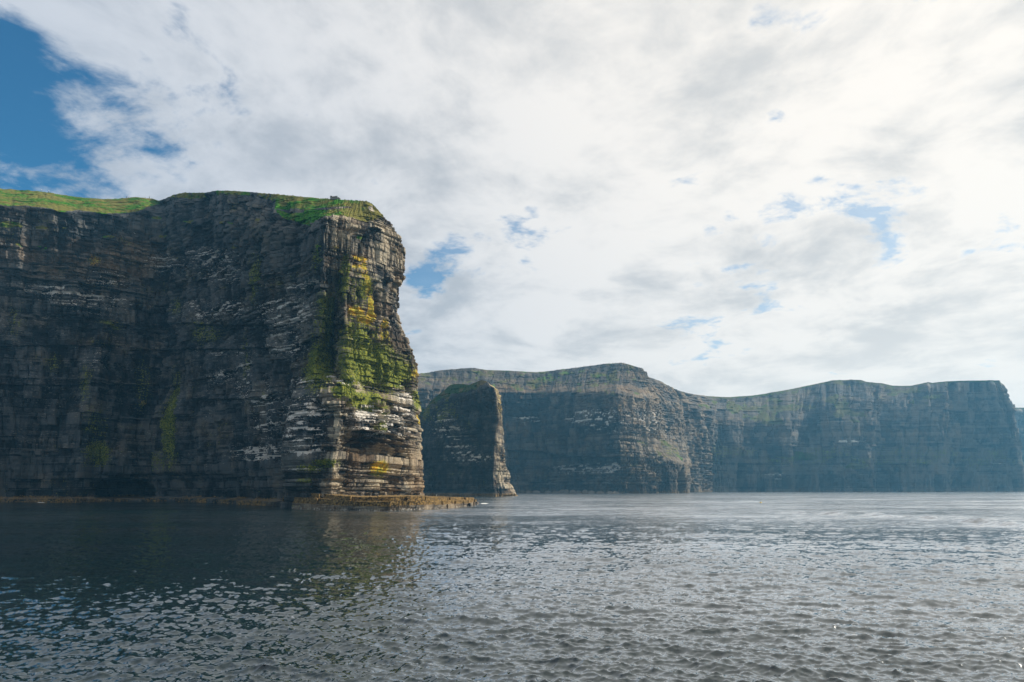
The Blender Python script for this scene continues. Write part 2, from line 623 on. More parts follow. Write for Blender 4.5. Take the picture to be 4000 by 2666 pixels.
def ledge_lime(L, D, lay, frac, zone, seed):
    """bird lime where a bed sticks out under a recessed one: on the ledge and as drips below it"""
    nz = L.nz
    top = np.zeros_like(D)
    nxt = np.minimum(np.arange(nz) + 3, nz - 1)
    dep = np.maximum(D - D[nxt], 0)
    last = np.concatenate([lay[1:] != lay[:-1], [True]])
    led = np.where(last[:, None], sstep(dep, 0.08, 0.45), 0)
    up = np.zeros_like(led)
    up[1:] = led[:-1]
    spread = np.maximum(led, up)
    drip = np.zeros_like(led)
    cur = np.zeros(D.shape[1])
    for j in range(nz - 1, -1, -1):
        cur = np.where(led[j] > 0, led[j], cur * 0.68)
        drip[j] = cur
    n = fbm(L.s[None, :] / 3.0, L.Z / 1.1, seed, 3)
    return np.clip(zone * (np.maximum(spread, 0.8 * drip) + 0.45 * n), 0, 1)


def build_cliff(name, L, D, attrs, rock, grass, parent_name_label, dz=None, back=None):
    """emit rock mesh (the root) + grass part, split by face"""
    L.Zb = L.Z.copy()
    L.displace(D, dz)
    q, ok = L.faces()
    nz, ns = L.nz, L.ns
    V = np.stack([L.X, L.Y, L.Z], -1).reshape(-1, 3)
    g = attrs['grass']
    gf = (g[:-1, :-1] + g[1:, :-1] + g[:-1, 1:] + g[1:, 1:]) / 4 > 0.5
    A = {k: np.broadcast_to(a, (nz, ns)).reshape(-1) for k, a in attrs.items() if k != 'grass'}
    fr = q[ok & ~gf]
    fg = q[ok & gf]
    v, f, a = compact(V, fr, A)
    root = mesh_obj(name, v, f, rock, None, a)
    gob = None
    if len(fg):
        v, f, a = compact(V, fg, {'dry': A['dry']})
        gob = mesh_obj('grass', v, f, grass, root, a, smooth=True)
        tag(gob, kind='stuff')
    if back is not None:
        # land behind the crest
        top = V.reshape(nz, ns, 3)[-1]
        b1 = top + np.array(back)[:, None].T if np.ndim(back) == 1 else top + back
        b0 = top + (b1 - top) * 0.35
        b0[:, 2] = top[:, 2] - 0.25
        vv = np.concatenate([top, b0, b1])
        i = np.arange(ns - 1)
        ff = np.concatenate([np.stack([i, i + 1, i + 1 + ns, i + ns], -1), np.stack([i + ns, i + 1 + ns, i + 1 + 2 * ns, i + 2 * ns], -1)])
        mesh_obj('plateau', vv, ff, grass, root, {'dry': np.full(len(vv), 0.4)}, smooth=True)
    return root, gob


# ================================================================== HEADLAND
rows, lay, frac, nl, lr = make_layers(190, 0.34, 1.7, 5, 0.46)
HCOLS = [
    [(-420, None, 318), (-420, 1500, 318), (-420, 820, 324), (-430, 660, 400)],
    [(-10, None, 330), (-10, 1500, 331), (-5, 800, 338), (0, 727, 400)],
    [(215, None, 340), (230, 1500, 341), (225, 818, 347), (220, 755, 400)],
    [(420, None, 352), (420, 1500, 354), (415, 832, 360), (400, 777, 405)],
    [(575, None, 368), (585, 1500, 369), (585, 822, 374), (590, 776, 412)],
    [(640, None, 372), (640, 1500, 373), (640, 840, 376), (640, 779, 388)],
    [(770, None, 344), (770, 1500, 345), (770, 860, 348), (770, 800, 356), (770, 752, 364)],
    [(900, None, 311), (900, 1500, 312), (900, 880, 315), (900, 800, 324), (900, 747, 335)],
    [(1030, None, 281), (1030, 1500, 281), (1030, 880, 284), (1035, 800, 300), (1045, 757, 312)],
    [(1120, None, 264), (1118, 1700, 262), (1140, 1500, 257), (1150, 1300, 256), (1145, 885, 259), (1150, 810, 276), (1160, 766, 292)],
    [(1112, None, 231), (1116, 1800, 230), (1106, 1772, 229), (1112, 1700, 230), (1124, 1640, 232), (1142, 1560, 236), (1172, 1500, 242), (1190, 1470, 247),
     (1205, 1400, 247), (1226, 1250, 246), (1236, 1130, 246), (1226, 1000, 245), (1230, 900, 246), (1238, 870, 251), (1240, 815, 268), (1250, 774, 286)],
    [(1195, None, 223), (1195, 1790, 223), (1200, 1600, 228), (1215, 1490, 236), (1232, 1400, 242), (1250, 1250, 242), (1262, 1130, 241), (1262, 1000, 240), (1270, 900, 240), (1276, 846, 242), (1282, 815, 262), (1295, 779, 278)],
    [(1295, None, 221), (1300, 1800, 220), (1328, 1690, 222), (1332, 1560, 226), (1336, 1500, 231), (1322, 1465, 250), (1304, 1400, 261), (1304, 1250, 264), (1312, 1160, 260), (1318, 1060, 248), (1326, 900, 245), (1328, 848, 247), (1340, 815, 260), (1352, 782, 274)],
    [(1385, None, 230), (1385, 1760, 231), (1385, 1722, 229), (1388, 1690, 227), (1390, 1560, 232), (1370, 1500, 236), (1350, 1400, 239), (1348, 1250, 241), (1345, 1150, 244), (1372, 1000, 248), (1374, 900, 249), (1378, 860, 251), (1392, 820, 262), (1398, 784, 272)],
    [(1468, None, 241), (1468, 1765, 242), (1470, 1730, 236), (1472, 1700, 235), (1472, 1560, 240), (1466, 1515, 246), (1462, 1400, 249), (1466, 1250, 251), (1466, 1100, 253), (1462, 1000, 256), (1460, 900, 257), (1455, 866, 259), (1440, 820, 264), (1432, 787, 270)],
    [(1550, None, 253), (1550, 1770, 254), (1548, 1720, 248), (1546, 1690, 247), (1545, 1560, 252), (1545, 1525, 257), (1540, 1400, 259), (1535, 1250, 261), (1530, 1100, 263), (1534, 1000, 264), (1528, 922, 266), (1510, 884, 268), (1492, 850, 270), (1474, 822, 272)],
    [(1612, None, 263), (1608, 1770, 264), (1598, 1712, 259), (1602, 1650, 258), (1612, 1560, 263), (1616, 1500, 266), (1620, 1440, 267), (1594, 1350, 269), (1558, 1250, 270), (1549, 1130, 271), (1574, 1060, 270), (1568, 960, 270), (1542, 918, 272), (1520, 884, 273), (1502, 858, 274), (1482, 831, 275)],
    [(1660, None, 276), (1654, 1800, 277), (1646, 1700, 277), (1634, 1600, 277), (1624, 1520, 278), (1638, 1466, 276), (1626, 1390, 277), (1598, 1335, 278), (1561, 1250, 279), (1551, 1150, 279), (1581, 1070, 278), (1575, 970, 279), (1556, 930, 280), (1526, 890, 281), (1506, 864, 282), (1492, 844, 283)],
    [(1625, None, 304), (1620, 1800, 304), (1600, 1600, 304), (1600, 1470, 303), (1560, 1330, 304), (1525, 1250, 304), (1515, 1150, 305), (1535, 1060, 305), (1530, 960, 305), (1500, 900, 306), (1475, 855, 308)],
    [(1500, None, 390), (1490, 1500, 392), (1470, 1150, 394), (1420, 980, 398)],
    [(1330, None, 520), (1320, 1500, 522), (1300, 1250, 526), (1250, 1120, 530)],
]
HN = [46, 62, 52, 46, 20, 38, 44, 48, 40, 22, 42, 62, 56, 56, 56, 44, 36, 22, 12, 8]
HCREST = [(0, 727), (90, 737), (185, 752), (300, 770), (400, 778), (440, 778), (500, 773), (545, 766), (580, 772), (617, 785), (640, 778), (680, 761), (720, 753), (800, 753), (850, 745), (920, 747), (1000, 753), (1100, 762), (1200, 771), (1300, 779), (1400, 784), (1432, 786), (1452, 797), (1480, 826), (1494, 846)]
warpH = lambda s: 0.9 * fbm(s / 45.0, 0 * s, 3, 2) + 0.25 * vn(s / 9.0, 0 * s, 8)
HL = Loft(HCOLS, HN, rows, warpH, HCREST, smooth=1.6)
px, py, S, Z = HL.px, HL.py, HL.s[None, :], HL.Z
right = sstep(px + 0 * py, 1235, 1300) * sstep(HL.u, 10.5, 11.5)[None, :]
pillar = band(px, 1060, 1640, 25) * sstep(py, 1480, 1520) * sstep(HL.u, 9.3, 10.0)[None, :]
pil_left = pillar * (1 - sstep(px, 1290, 1340))
A = 0.42 + 0.26 * band(py, 980, 1330, 40) * (1 - right) + 0.42 * right * sstep(-py, -1130, -1060) + 0.18 * right
mass = np.clip(sstep(py, 1330, 1400) * (1 - sstep(HL.u, 9.3, 10.0))[None, :] * (0.75 + 0.5 * fbm(S / 30, Z / 30, 63, 2)), 0, 1)
A = A * (1 - 0.6 * mass)
A = A + 0.95 * pillar * (1 - 0.75 * band(px, 1300, 1700, 10) * sstep(py, 1735, 1760))
B = 0.80 - 0.38 * right
B = B * (1 - 0.55 * pillar) * (1 + 0.2 * mass + 0.15 * (1 - right))
gent = HL.gentle
D, tone, (t1, t3) = cliff_relief(HL, lay, frac, lr, A, B, 40)
soft = gent * sstep(py * -1, -960, -900)
D = D * (1 - 0.72 * soft)
# large folds of the left wall: gullies and buttresses
wall = 1 - sstep(HL.u, 9.0, 10.0)[None, :]
ridg = 1 - np.abs(fbm(S / 17.0, Z / 140.0, 71, 3)) * 2.2
D = D + wall * (3.4 * fbm(S / 26.0, Z / 90.0, 70, 3) - 4.2 * np.clip(ridg - 0.45, 0, 1) * (1 - gent))
D = D + wall * 1.9 * fbm(S / 6.5, Z / 34.0, 75, 3) * (1 - gent) * sstep(fbm(S / 40.0, Z / 40.0, 77, 2), -0.4, 0.3)
# right face: tall columns and clefts
rc = right * band(py, 1130, 1490, 20)
cellr = np.floor(S / 4.6 + 0.35 * vn(S / 30, Z / 14.0, 80))
D = D + rc * 1.3 * (hsh(cellr, np.floor(Z / 23.0 + 0.5 * hsh(cellr, 0 * Z, 84)), 81) * 2 - 1)


def cleft(x0, y0, x1, y1, wpx, depth):
    t = np.clip((py - y0) / (y1 - y0), 0, 1)
    xc_ = x0 + (x1 - x0) * t + 5 * vn(py / 30.0, 0 * px, 5)
    return -depth * np.exp(-((px - xc_) / wpx) ** 2) * band(py, y0, y1, 10)


CLEFTS = [(1405, 1135, 1410, 1190, 5, 2.2), (1362, 1150, 1358, 1250, 7, 2.5), (1475, 1145, 1482, 1250, 6, 2.4), (1370, 1290, 1374, 1360, 4, 1.5),
          (1450, 1290, 1448, 1400, 7, 2.5), (1470, 1330, 1478, 1380, 10, 2.6), (1523, 1240, 1530, 1360, 7, 2.2), (1497, 1430, 1498, 1510, 8, 3.4),
          (1545, 1420, 1550, 1470, 6, 2.0), (1590, 1490, 1592, 1535, 9, 3.2), (1362, 1565, 1366, 1730, 8, 4.5), (1478, 1655, 1484, 1700, 11, 4.0),
          (1565, 1600, 1566, 1680, 4, 1.8), (1592, 1770, 1598, 1880, 4, 1.6), (1560, 1720, 1556, 1800, 5, 1.2), (1420, 920, 1405, 1020, 6, 2.4)]
for c in CLEFTS:
    D = D + cleft(*c) * right
# hollows: (cx, cy, rx, ry, depth)
for cx, cy, rx, ry, dep in [(1235, 1585, 20, 24, 4.0), (1395, 1740, 50, 12, 4.0), (1380, 905, 42, 12, 2.2), (1300, 1880, 40, 7, 2.0), (1300, 870, 20, 8, 1.2),
                            (700, 1010, 30, 30, 2.5), (860, 1300, 40, 40, 3.0), (540, 1625, 26, 10, 2.5), (300, 1215, 60, 10, 2.0), (1090, 870, 60, 14, 2.0)]:
    D = D - dep * blob(px, py, cx, cy, rx, ry, 0, 2.0)
# low cave at the foot of the left wall
cave_top = 1862 + 50 * np.clip(np.abs(px - 490) / 122, 0, 1) ** 4 + 9 * vn(px / 22.0, 0 * py, 61) + 4 * vn(px / 7.0, 0 * py, 62)
D = D - 26 * band(px + 6 * vn(py / 12.0, 0 * px, 64), 372, 612, 6) * sstep(py, cave_top, cave_top + 7) * (1 - sstep(py, 1940, 1950)) * wall
D = D - 2.0 * band(px, 380, 900, 40) * sstep(py, 1850, 1858) * wall
# leaning buttress with its gully, and smaller ones
bx = 395 - (py - 1250) * 0.235
bw = 30 + np.clip(py - 1250, 0, 700) * 0.085
D = D + 7.0 * np.exp(-(np.abs(px - bx - 20) / bw) ** 4) * sstep(py, 1240, 1275) * wall
D = D - 3.0 * blob(px, py, 322, 1330, 14, 110, 0.14, 1.5) * wall
bx2 = 690 - (py - 1550) * 0.10
D = D + 5.0 * np.exp(-(np.abs(px - bx2) / 55) ** 4) * sstep(py, 1500, 1640) * wall
D = D + 1.6 * blob(px, py, 560, 1420, 60, 160, 0, 2) * wall
D = D - 1.8 * blob(px, py, 480, 1560, 16, 200, 0.08, 1.5) * wall
# overhanging beds
for yb, k_, x0, x1 in [(1352, -.0, 0, 460), (1505, 0.0, 0, 620), (1640, 0.0, 440, 540), (1265, 0.02, 620, 1050), (1372, -0.02, 500, 1100), (1075, 0.16, 60, 560), (1560, 0, 760, 1060)]:
    yy = yb + k_ * (px - x0)
    D = D + 1.6 * np.exp(-np.clip((yy - py) / 26, 0, 9)) * sstep(yy - py, -1.5, 1.5) * band(px, x0, x1, 20) * wall
# tidal bench at the foot of the wall
bench = wall * (1 - sstep(Z, 1.6, 2.3)) * (1 + 0.25 * fbm(S / 8, Z * 0, 91, 3))
D = D + 6.5 * bench
D = D * (0.15 + 0.85 * sstep(HL.zc[None, :] - Z, 0.0, 5.0) * 1.0 + 0.0)
D[:, HL.u > 17.6] *= 0.6

# ---- what grows on it (positions traced from the photograph)
n0 = fbm(S / 6.0, Z / 4.0, 120, 4)
n1 = fbm(S / 16.0, Z / 9.0, 121, 3)
edge_y = np.interp(px, [0, 110, 190, 250, 300, 400, 470, 540, 600, 640], [797, 800, 812, 826, 816, 834, 828, 822, 800, 776])
grass = sstep(edge_y - py, -8, 8) * (px < 640)
grass = np.maximum(grass, 0.9 * blob(px, py, 200, 885, 90, 12, 0.05, 1) * (n0 > -0.1))
grass = np.maximum(grass, 0.9 * blob(px, py, 40, 880, 60, 22, 0.05, 1) * (n0 > -0.15))
grass = np.maximum(grass, 0.9 * blob(px, py, 120, 960, 80, 12, 0.1, 1) * (n0 > 0.1))
cap = np.interp(px, [640, 700, 760, 800, 900, 1000, 1080, 1100, 1200, 1270, 1300, 1380, 1430, 1490], [770, 775, 772, 768, 762, 765, 790, 850, 878, 850, 838, 850, 868, 850])
gcap = sstep(cap - py, -5, 5) * (px >= 640) * (px < 1496)
gcap = gcap * (1 - blob(px, py, 1140, 822, 50, 9, 0.0, 1.5)) * (1 - 0.9 * blob(px, py, 1300, 814, 95, 6, -0.06, 1.5)) * (1 - 0.8 * blob(px, py, 1450, 818, 18, 12, 0.6, 1.5))
gcap = gcap * np.where(px < 1085, sstep(n0 + n1, -0.55, -0.1), 1)
grass = np.maximum(grass, gcap)
for cx, cy, rx, ry in [(1245, 985, 18, 40), (1408, 928, 20, 10), (905, 965, 22, 7), (640, 925, 26, 7), (735, 865, 26, 7), (1000, 860, 30, 8), (880, 870, 25, 6), (425, 925, 30, 6), (610, 850, 26, 8)]:
    grass = np.maximum(grass, 0.95 * blob(px, py, cx, cy, rx, ry) * (n0 > -0.25))
back_side = sstep(HL.u, 17.5, 18.5)[None, :]
grass = np.where(back_side > 0.5, np.clip(gent, 0, 1), grass)
dry = np.clip(0.5 + 0.6 * n1 + 0.9 * blob(px, py, 1430, 850, 80, 40) - 0.5 * blob(px, py, 1200, 840, 120, 50), 0, 1)
moss = 0.30 * np.clip(n1, 0, 1) * wall
for cx, cy, rx, ry, an, v in [(1250, 1420, 70, 120, 0.3, 0.75), (1275, 1250, 35, 120, 0.0, 0.75), (1345, 1525, 45, 40, 0, 0.8), (1430, 1570, 90, 40, 0.2, 0.7), (1500, 1620, 22, 80, 0, 0.55), (1360, 1500, 30, 60, 0, 0.6),
                              (1440, 1420, 120, 110, 0, 0.66), (1540, 1460, 80, 80, 0, 0.62), (1345, 1080, 25, 110, 0.1, 0.5), (1400, 1330, 90, 90, 0, 0.50), (1420, 1130, 60, 100, 0, 0.36), (380, 1770, 60, 60, 0, 0.65), (370, 1650, 60, 90, 0, 0.35),
                              (690, 1640, 28, 200, 0, 0.58), (330, 1500, 30, 90, 0.1, 0.36), (200, 1420, 60, 40, 0, 0.34), (560, 1500, 40, 120, 0, 0.34), (800, 1300, 50, 60, 0, 0.36), (60, 1250, 40, 80, 0, 0.3), (640, 1800, 60, 50, 0, 0.4), (1265, 1810, 60, 20, 0, 0.6), (1210, 1830, 60, 20, 0, 0.5), (1200, 1880, 30, 14, 0, 0.5), (1625, 1560, 18, 40, 0, 0.7), (1480, 1850, 30, 25, 0.5, 0.4),
                              (950, 1400, 16, 110, 0, 0.55), (1010, 1100, 20, 130, 0, 0.45), (430, 1270, 50, 16, 0.3, 0.5), (690, 1200, 16, 40, 0, 0.45), (1230, 1000, 20, 80, 0, 0.4)]:
    moss = np.maximum(moss, v * blob(px, py, cx, cy, rx, ry, an, 1.2))
lich = 0.0 * px
for cx, cy, rx, ry, an, v in [(1428, 1080, 14, 62, -0.10, 0.95), (1440, 1110, 12, 40, 0, 0.85), (1408, 1008, 34, 8, 0.25, 0.75), (1395, 1040, 30, 14, 0, 0.50), (1458, 1195, 18, 46, -0.1, 0.85), (1455, 1235, 22, 26, 0, 0.8),
                              (1395, 1215, 38, 22, 0.3, 0.72), (1425, 1250, 32, 18, 0.3, 0.72), (1440, 1262, 14, 16, 0, 0.6), (1502, 1265, 12, 24, 0, 0.55), (1390, 1300, 50, 40, 0, 0.35), (1500, 1310, 24, 28, 0, 0.4), (1420, 1440, 100, 60, 0, 0.36),
                              (1480, 1830, 42, 36, 0, 0.62), (1550, 1440, 60, 50, 0, 0.36), (1620, 1460, 20, 20, 0, 0.5), (1310, 970, 20, 14, 0, 0.4), (1450, 1360, 120, 130, 0, 0.30), (370, 925 + 90, 40, 30, 0, 0.36), (560, 1575, 20, 20, 0, 0.4), (1640, 1640, 14, 30, 0, 0.5)]:
    lich = np.maximum(lich, v * blob(px, py, cx, cy, rx, ry, an, 1.2))
zone = 0.10 * band(py, 950, 1850, 60) * (1 - right)
for cx, cy, rx, ry, an, v in [(290, 1150, 220, 26, 0.17, 1.0), (330, 1200, 180, 22, 0.17, 0.7), (400, 1090, 120, 40, 0.1, 0.5), (640, 1030, 110, 50, 0.1, 0.55), (820, 1000, 90, 40, 0.05, 0.8), (860, 1070, 110, 40, 0, 0.6), (1140, 1220, 120, 60, -0.05, 0.95),
                              (1180, 1110, 90, 20, -0.2, 0.7), (850, 1210, 170, 40, 0, 0.75), (1120, 1340, 90, 70, 0, 0.55), (960, 1480, 60, 120, 0, 0.55), (1040, 1600, 60, 130, 0, 0.7), (1000, 1770, 110, 36, 0, 0.95), (850, 1470, 60, 40, 0, 0.5), (870, 1380, 90, 12, 0, 0.6),
                              (1190, 1640, 100, 150, 0, 0.85), (1190, 1490, 80, 20, 0, 0.7), (1200, 1770, 90, 30, 0, 0.95), (1350, 1490, 90, 16, 0.25, 1.0), (1460, 1640, 130, 60, 0.15, 0.90), (1570, 1600, 50, 90, 0, 0.9), (1570, 1670, 50, 40, 0, 1.0), (1190, 1835, 80, 10, 0, 0.8), (380, 1410, 50, 60, 0, 0.4), (1310, 1080, 50, 30, 0, 0.3)]:
    zone = np.maximum(zone, v * blob(px, py, cx, cy, rx, ry, an, 1.3))
lime = ledge_lime(HL, D, lay, frac, zone, 150)
li_ = lay[:, None].astype(float)
thk = np.array([np.ptp(rows[lay == q_]) for q_ in range(nl)])[lay][:, None]
white_bed = (hsh(li_ + 0 * px, 0 * px, 41) > 0.55) * ((thk < 0.75) | (frac[:, None] > 0.86)) * sstep(vn(S / 7.0, li_ * 5.3, 42) + 0.7 * vn(S / 1.8, li_ * 2.9, 43), -0.25, 0.25)
lime = np.clip(np.maximum(lime, 1.15 * zone * white_bed * (0.6 + 0.4 * wall) * (1 - right * (1 - pillar))), 0, 1)
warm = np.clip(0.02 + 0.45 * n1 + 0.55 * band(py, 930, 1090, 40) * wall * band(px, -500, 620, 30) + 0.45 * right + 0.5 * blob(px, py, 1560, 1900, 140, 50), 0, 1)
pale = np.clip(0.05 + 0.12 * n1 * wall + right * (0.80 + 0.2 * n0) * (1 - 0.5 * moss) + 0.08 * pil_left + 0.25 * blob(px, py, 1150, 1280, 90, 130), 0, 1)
weed = np.clip(wall * (1 - sstep(Z, 2.2, 4.5)) * (0.46 + 0.35 * n0), 0, 1)
dzH = 0.5 * fbm(S / 2.2, Z / 3.0, 130, 3) * gent * sstep(HL.zc[None, :] - Z, 0.0, 0.6) + (0.40 * fbm(S / 1.3, 0 * Z, 133, 4)) * (Z > HL.zc[None, :] - 0.02)
backH = np.zeros((HL.ns, 3))
for i, u_ in enumerate(HL.u):
    if u_ < 10:
        backH[i] = (-12, 70, -3)
    else:
        tx_, ty_, tz_ = -84 - max(0, u_ - 17) * 22, 330 + max(0, u_ - 17) * 62, 128
        ii = HL.nz - 1
        backH[i] = (tx_ - HL.X[ii, i], ty_ - HL.Y[ii, i], -1.5)
attrs = dict(grass=grass, dry=dry, tone=np.clip(tone, 0, 1), warm=warm, moss=np.clip(moss * (1 + 0.25 * right), 0, 1), lichen=np.clip(lich * 1.2, 0, 1), lime=lime, weed=weed, massive=mass, pale=pale, limezone=np.clip(zone * 1.0 + 0.26 * wall * band(py, 950, 1830, 50), 0, 1) * (1 - 0.75 * right * (1 - pillar)))
HD_pre = (HL.X.copy(), HL.Y.copy(), HL.Z.copy(), D.copy())
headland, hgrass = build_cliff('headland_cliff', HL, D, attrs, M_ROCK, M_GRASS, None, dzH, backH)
tag(headland, 'tall dark layered sea cliff with green top, pale sunlit end and white bird ledges', 'cliff', kind='structure')
tag(hgrass, 'bright green turf capping the cliff top')

# ---- slabs of hard bed standing out of the ledges, each a part of the cliff
rs = np.random.default_rng(77)
cand = []
for k in range(6000):
    i = rs.integers(0, HL.ns - 20)
    j = rs.integers(5, HL.nz - 5)
    x_, y_ = HL.px[j, i], HL.py[j, i]
    u_ = HL.u[i]
    if HL.Z[j, i] > HL.zc[i] - 6:
        continue
    wgt = 0
    if 9.9 < u_ < 16.6 and 1500 < y_ < 1790:
        wgt = 1.0
        if x_ > 1300 and y_ > 1715:
            wgt = 0.0
    elif 11.2 < u_ < 16.8 and 860 < y_ < 1110:
        wgt = 0.6
    elif u_ < 10 and 980 < y_ < 1330 and x_ > 0:
        wgt = 0.10
    if rs.random() < wgt * 0.25:
        cand.append((i, j))
taken = []
nslab = 0
for (i, j) in cand:
    if nslab >= 170:
        break
    l_ = lay[j]
    length = rs.uniform(3.0, 9.0)
    i1 = int(np.searchsorted(HL.s, HL.s[i] + length))
    if i1 >= HL.ns - 1 or i1 - i < 5:
        continue
    if any(abs(l_ - a) < 2 and not (i1 + 3 < b0 or i > b1 + 3) for a, b0, b1 in taken):
        continue
    rr = np.where(lay == l_)[0]
    th = rows[rr[-1]] - rows[rr[0]]
    if th < 0.3 or th > 1.7:
        continue
    taken.append((l_, i, i1))
    ii = np.unique(np.linspace(i, i1, 9).astype(int))
    j0, j1 = rr[0], rr[-1]
    n = len(ii)
    prot = rs.uniform(0.5, 1.5)
    nxm, nym = HL.nx[j, ii].mean(), HL.ny[j, ii].mean()
    ring = []
    depth = (HL.X[j, ii] * nxm + HL.Y[j, ii] * nym)
    outr = np.maximum(depth.max() * 0.6 + depth * 0.4, depth) + prot * (0.55 + 0.45 * np.sin(np.linspace(0.25, math.pi - 0.25, n))) + 0.22 * rs.standard_normal(n)
    along = -HL.X[j, ii] * nym + HL.Y[j, ii] * nxm
    z0 = HL.Z[j0, ii] + 0.02
    z1 = HL.Z[j1, ii] + 0.03 + 0.05 * rs.standard_normal(n)
    V = []
    for (dd, zz) in ((outr - prot - 2.6, z0), (outr - 0.12, z0), (outr + 0.05, z0 * 0.6 + z1 * 0.4), (outr - 0.10, z1), (outr - prot - 2.6, z1 + 0.05)):
        X_ = dd * nxm - along * nym
        Y_ = dd * nym + along * nxm
        V.append(np.stack([X_, Y_, zz], -1))
    V = np.concatenate(V)
    mid0 = np.array([HL.X[j, (i + i1) // 2], HL.Y[j, (i + i1) // 2], HL.Z[j, (i + i1) // 2]])
    if np.abs(V - mid0).max() > length * 0.75 + 3.0 or np.ptp(HL.nx[j, ii]) > 0.5:
        continue
    F = []
    for r_ in range(5):
        r2 = (r_ + 1) % 5
        for q in range(n - 1):
            F.append((r_ * n + q, r_ * n + q + 1, r2 * n + q + 1, r2 * n + q))
    F.append(tuple(r_ * n for r_ in range(5)))
    F.append(tuple(r_ * n + n - 1 for r_ in range(4, -1, -1)))
    zn = zone[j, (i + i1) // 2]
    m_ = len(V)
    lim = np.zeros(m_)
    lim[2 * n:4 * n] = zn * rs.uniform(0.1, 0.9)
    lim[3 * n:5 * n] = zn * rs.uniform(0.5, 1.0)
    mid_ = (i + i1) // 2
    at = dict(tone=np.full(m_, rs.uniform(0.35, 0.9)), warm=np.full(m_, warm[j, mid_]), moss=np.full(m_, moss[j, mid_] * 0.8), lichen=np.full(m_, lich[j, mid_]), lime=lim, weed=np.zeros(m_), limezone=np.full(m_, zn), pale=np.full(m_, pale[j, mid_]))
    mesh_obj('rock_slab', V, F, M_ROCK, headland, at)
    nslab += 1

# ================================================================== ROCK PLATFORM at the headland's foot
PL = [(1096, 262), (1100, 236), (1150, 224), (1220, 217), (1300, 211), (1380, 207), (1450, 205), (1520, 206), (1600, 210), (1660, 216), (1720, 228), (1780, 241), (1830, 254), (1856, 272), (1866, 292), (1830, 305)]
plp = []
for px_, Y_ in PL:
    x_, y_, _ = unproj(px_, HORIZ + CAMZ * F0 / Y_, Y_)
    plp.append((float(x_), float(Y_)))
plp = np.array(plp)
pls = np.concatenate([[0], np.cumsum(np.hypot(*np.diff(plp, axis=0).T))])
INNER = np.array([(-62.0, 262.0), (-52.0, 246.0), (-40.0, 262.0), (-34.0, 276.0)])


def pl_at(s):
    return np.stack([np.interp(s, pls, plp[:, 0]), np.interp(s, pls, plp[:, 1])], -1)


def pl_inner(s):
    t = np.interp(s, pls, np.linspace(0, 1, len(pls)))
    q = np.linspace(0, 1, len(INNER))
    return np.stack([np.interp(t, q, INNER[:, 0]), np.interp(t, q, INNER[:, 1])], -1)


def pl_top(s):
    return np.interp(s, pls, [5.1, 5.2, 5.0, 4.8, 4.2, 4.0, 3.9, 3.9, 4.0, 3.9, 3.6, 3.4, 3.2, 3.0, 2.6, 2.4])


platform = empty('rock_platform', (-50, 235, 0))
tag(platform, 'low stepped rock shelf with golden seaweed at the foot of the sunlit headland', 'rock shelf', kind='structure')
pinv = Matrix.Translation((50, -235, 0))


def noise3(P, f, seed):
    return (vn(P[:, 0] * f + P[:, 2] * f * 0.71, P[:, 1] * f - P[:, 2] * f * 0.53, seed) + vn(P[:, 0] * f * 0.6 - P[:, 2] * f, P[:, 1] * f * 0.6 + P[:, 2] * f * 0.8, seed + 7)) * 0.5


def rock_box(name, corner_fn, n, mat, parent, seed, rough, attrs_fn, off=np.zeros(3)):
    """box grid (u,v,w in 0..1) mapped by corner_fn, roughened; six faces, closed"""
    nu, nv, nw = n
    V, F, idx = [], [], {}

    def vid(a, b, c):
        k = (a, b, c)
        if k not in idx:
            idx[k] = len(V)
            V.append((a / nu, b / nv, c / nw))
        return idx[k]
    for a in range(nu):
        for c in range(nw):
            F.append((vid(a, 0, c), vid(a + 1, 0, c), vid(a + 1, 0, c + 1), vid(a, 0, c + 1)))
            F.append((vid(a, nv, c), vid(a, nv, c + 1), vid(a + 1, nv, c + 1), vid(a + 1, nv, c)))
    for b in range(nv):
        for c in range(nw):
            F.append((vid(0, b, c), vid(0, b, c + 1), vid(0, b + 1, c + 1), vid(0, b + 1, c)))
            F.append((vid(nu, b, c), vid(nu, b + 1, c), vid(nu, b + 1, c + 1), vid(nu, b, c + 1)))
    for a in range(nu):
        for b in range(nv):
            F.append((vid(a, b, nw), vid(a + 1, b, nw), vid(a + 1, b + 1, nw), vid(a, b + 1, nw)))
            F.append((vid(a, b, 0), vid(a, b + 1, 0), vid(a + 1, b + 1, 0), vid(a + 1, b, 0)))
    UV = np.array(V)
    P = corner_fn(UV)
    nn = np.stack([noise3(P, 0.9, seed), noise3(P + 31, 0.9, seed + 1), noise3(P + 57, 0.9, seed + 2)], -1)
    n2 = np.stack([noise3(P, 2.6, seed + 3), noise3(P + 31, 2.6, seed + 4), noise3(P + 57, 2.6, seed + 5)], -1)
    P = P + rough * (nn * np.array([1, 1, 0.45]) + 0.5 * n2 * np.array([1, 1, 0.6]))
    return mesh_obj(name, P - off, F, mat, parent, attrs_fn(P, UV))


poff = np.array((-50.0, 235.0, 0.0))


def plat_attrs(wv, lm, seed):
    def fn(P, UV):
        n = noise3(P, 0.5, seed)
        z = P[:, 2]
        o = np.ones(len(P))
        return dict(tone=0.55 + 0.3 * n, warm=0.7 * o, moss=0.25 * sstep(-P[:, 0], 55, 75) * o, lichen=0.0 * o, lime=np.clip(lm * (1 - sstep(z, 0.7, 1.5)) + 0.55 * sstep(-P[:, 0], 62, 72) * sstep(z, 4.4, 5.0), 0, 1) * o,
                    weed=np.clip(wv * sstep(z, 0.7, 1.6) + 0.25 * n, 0, 1), pale=0.75 * o)
    return fn


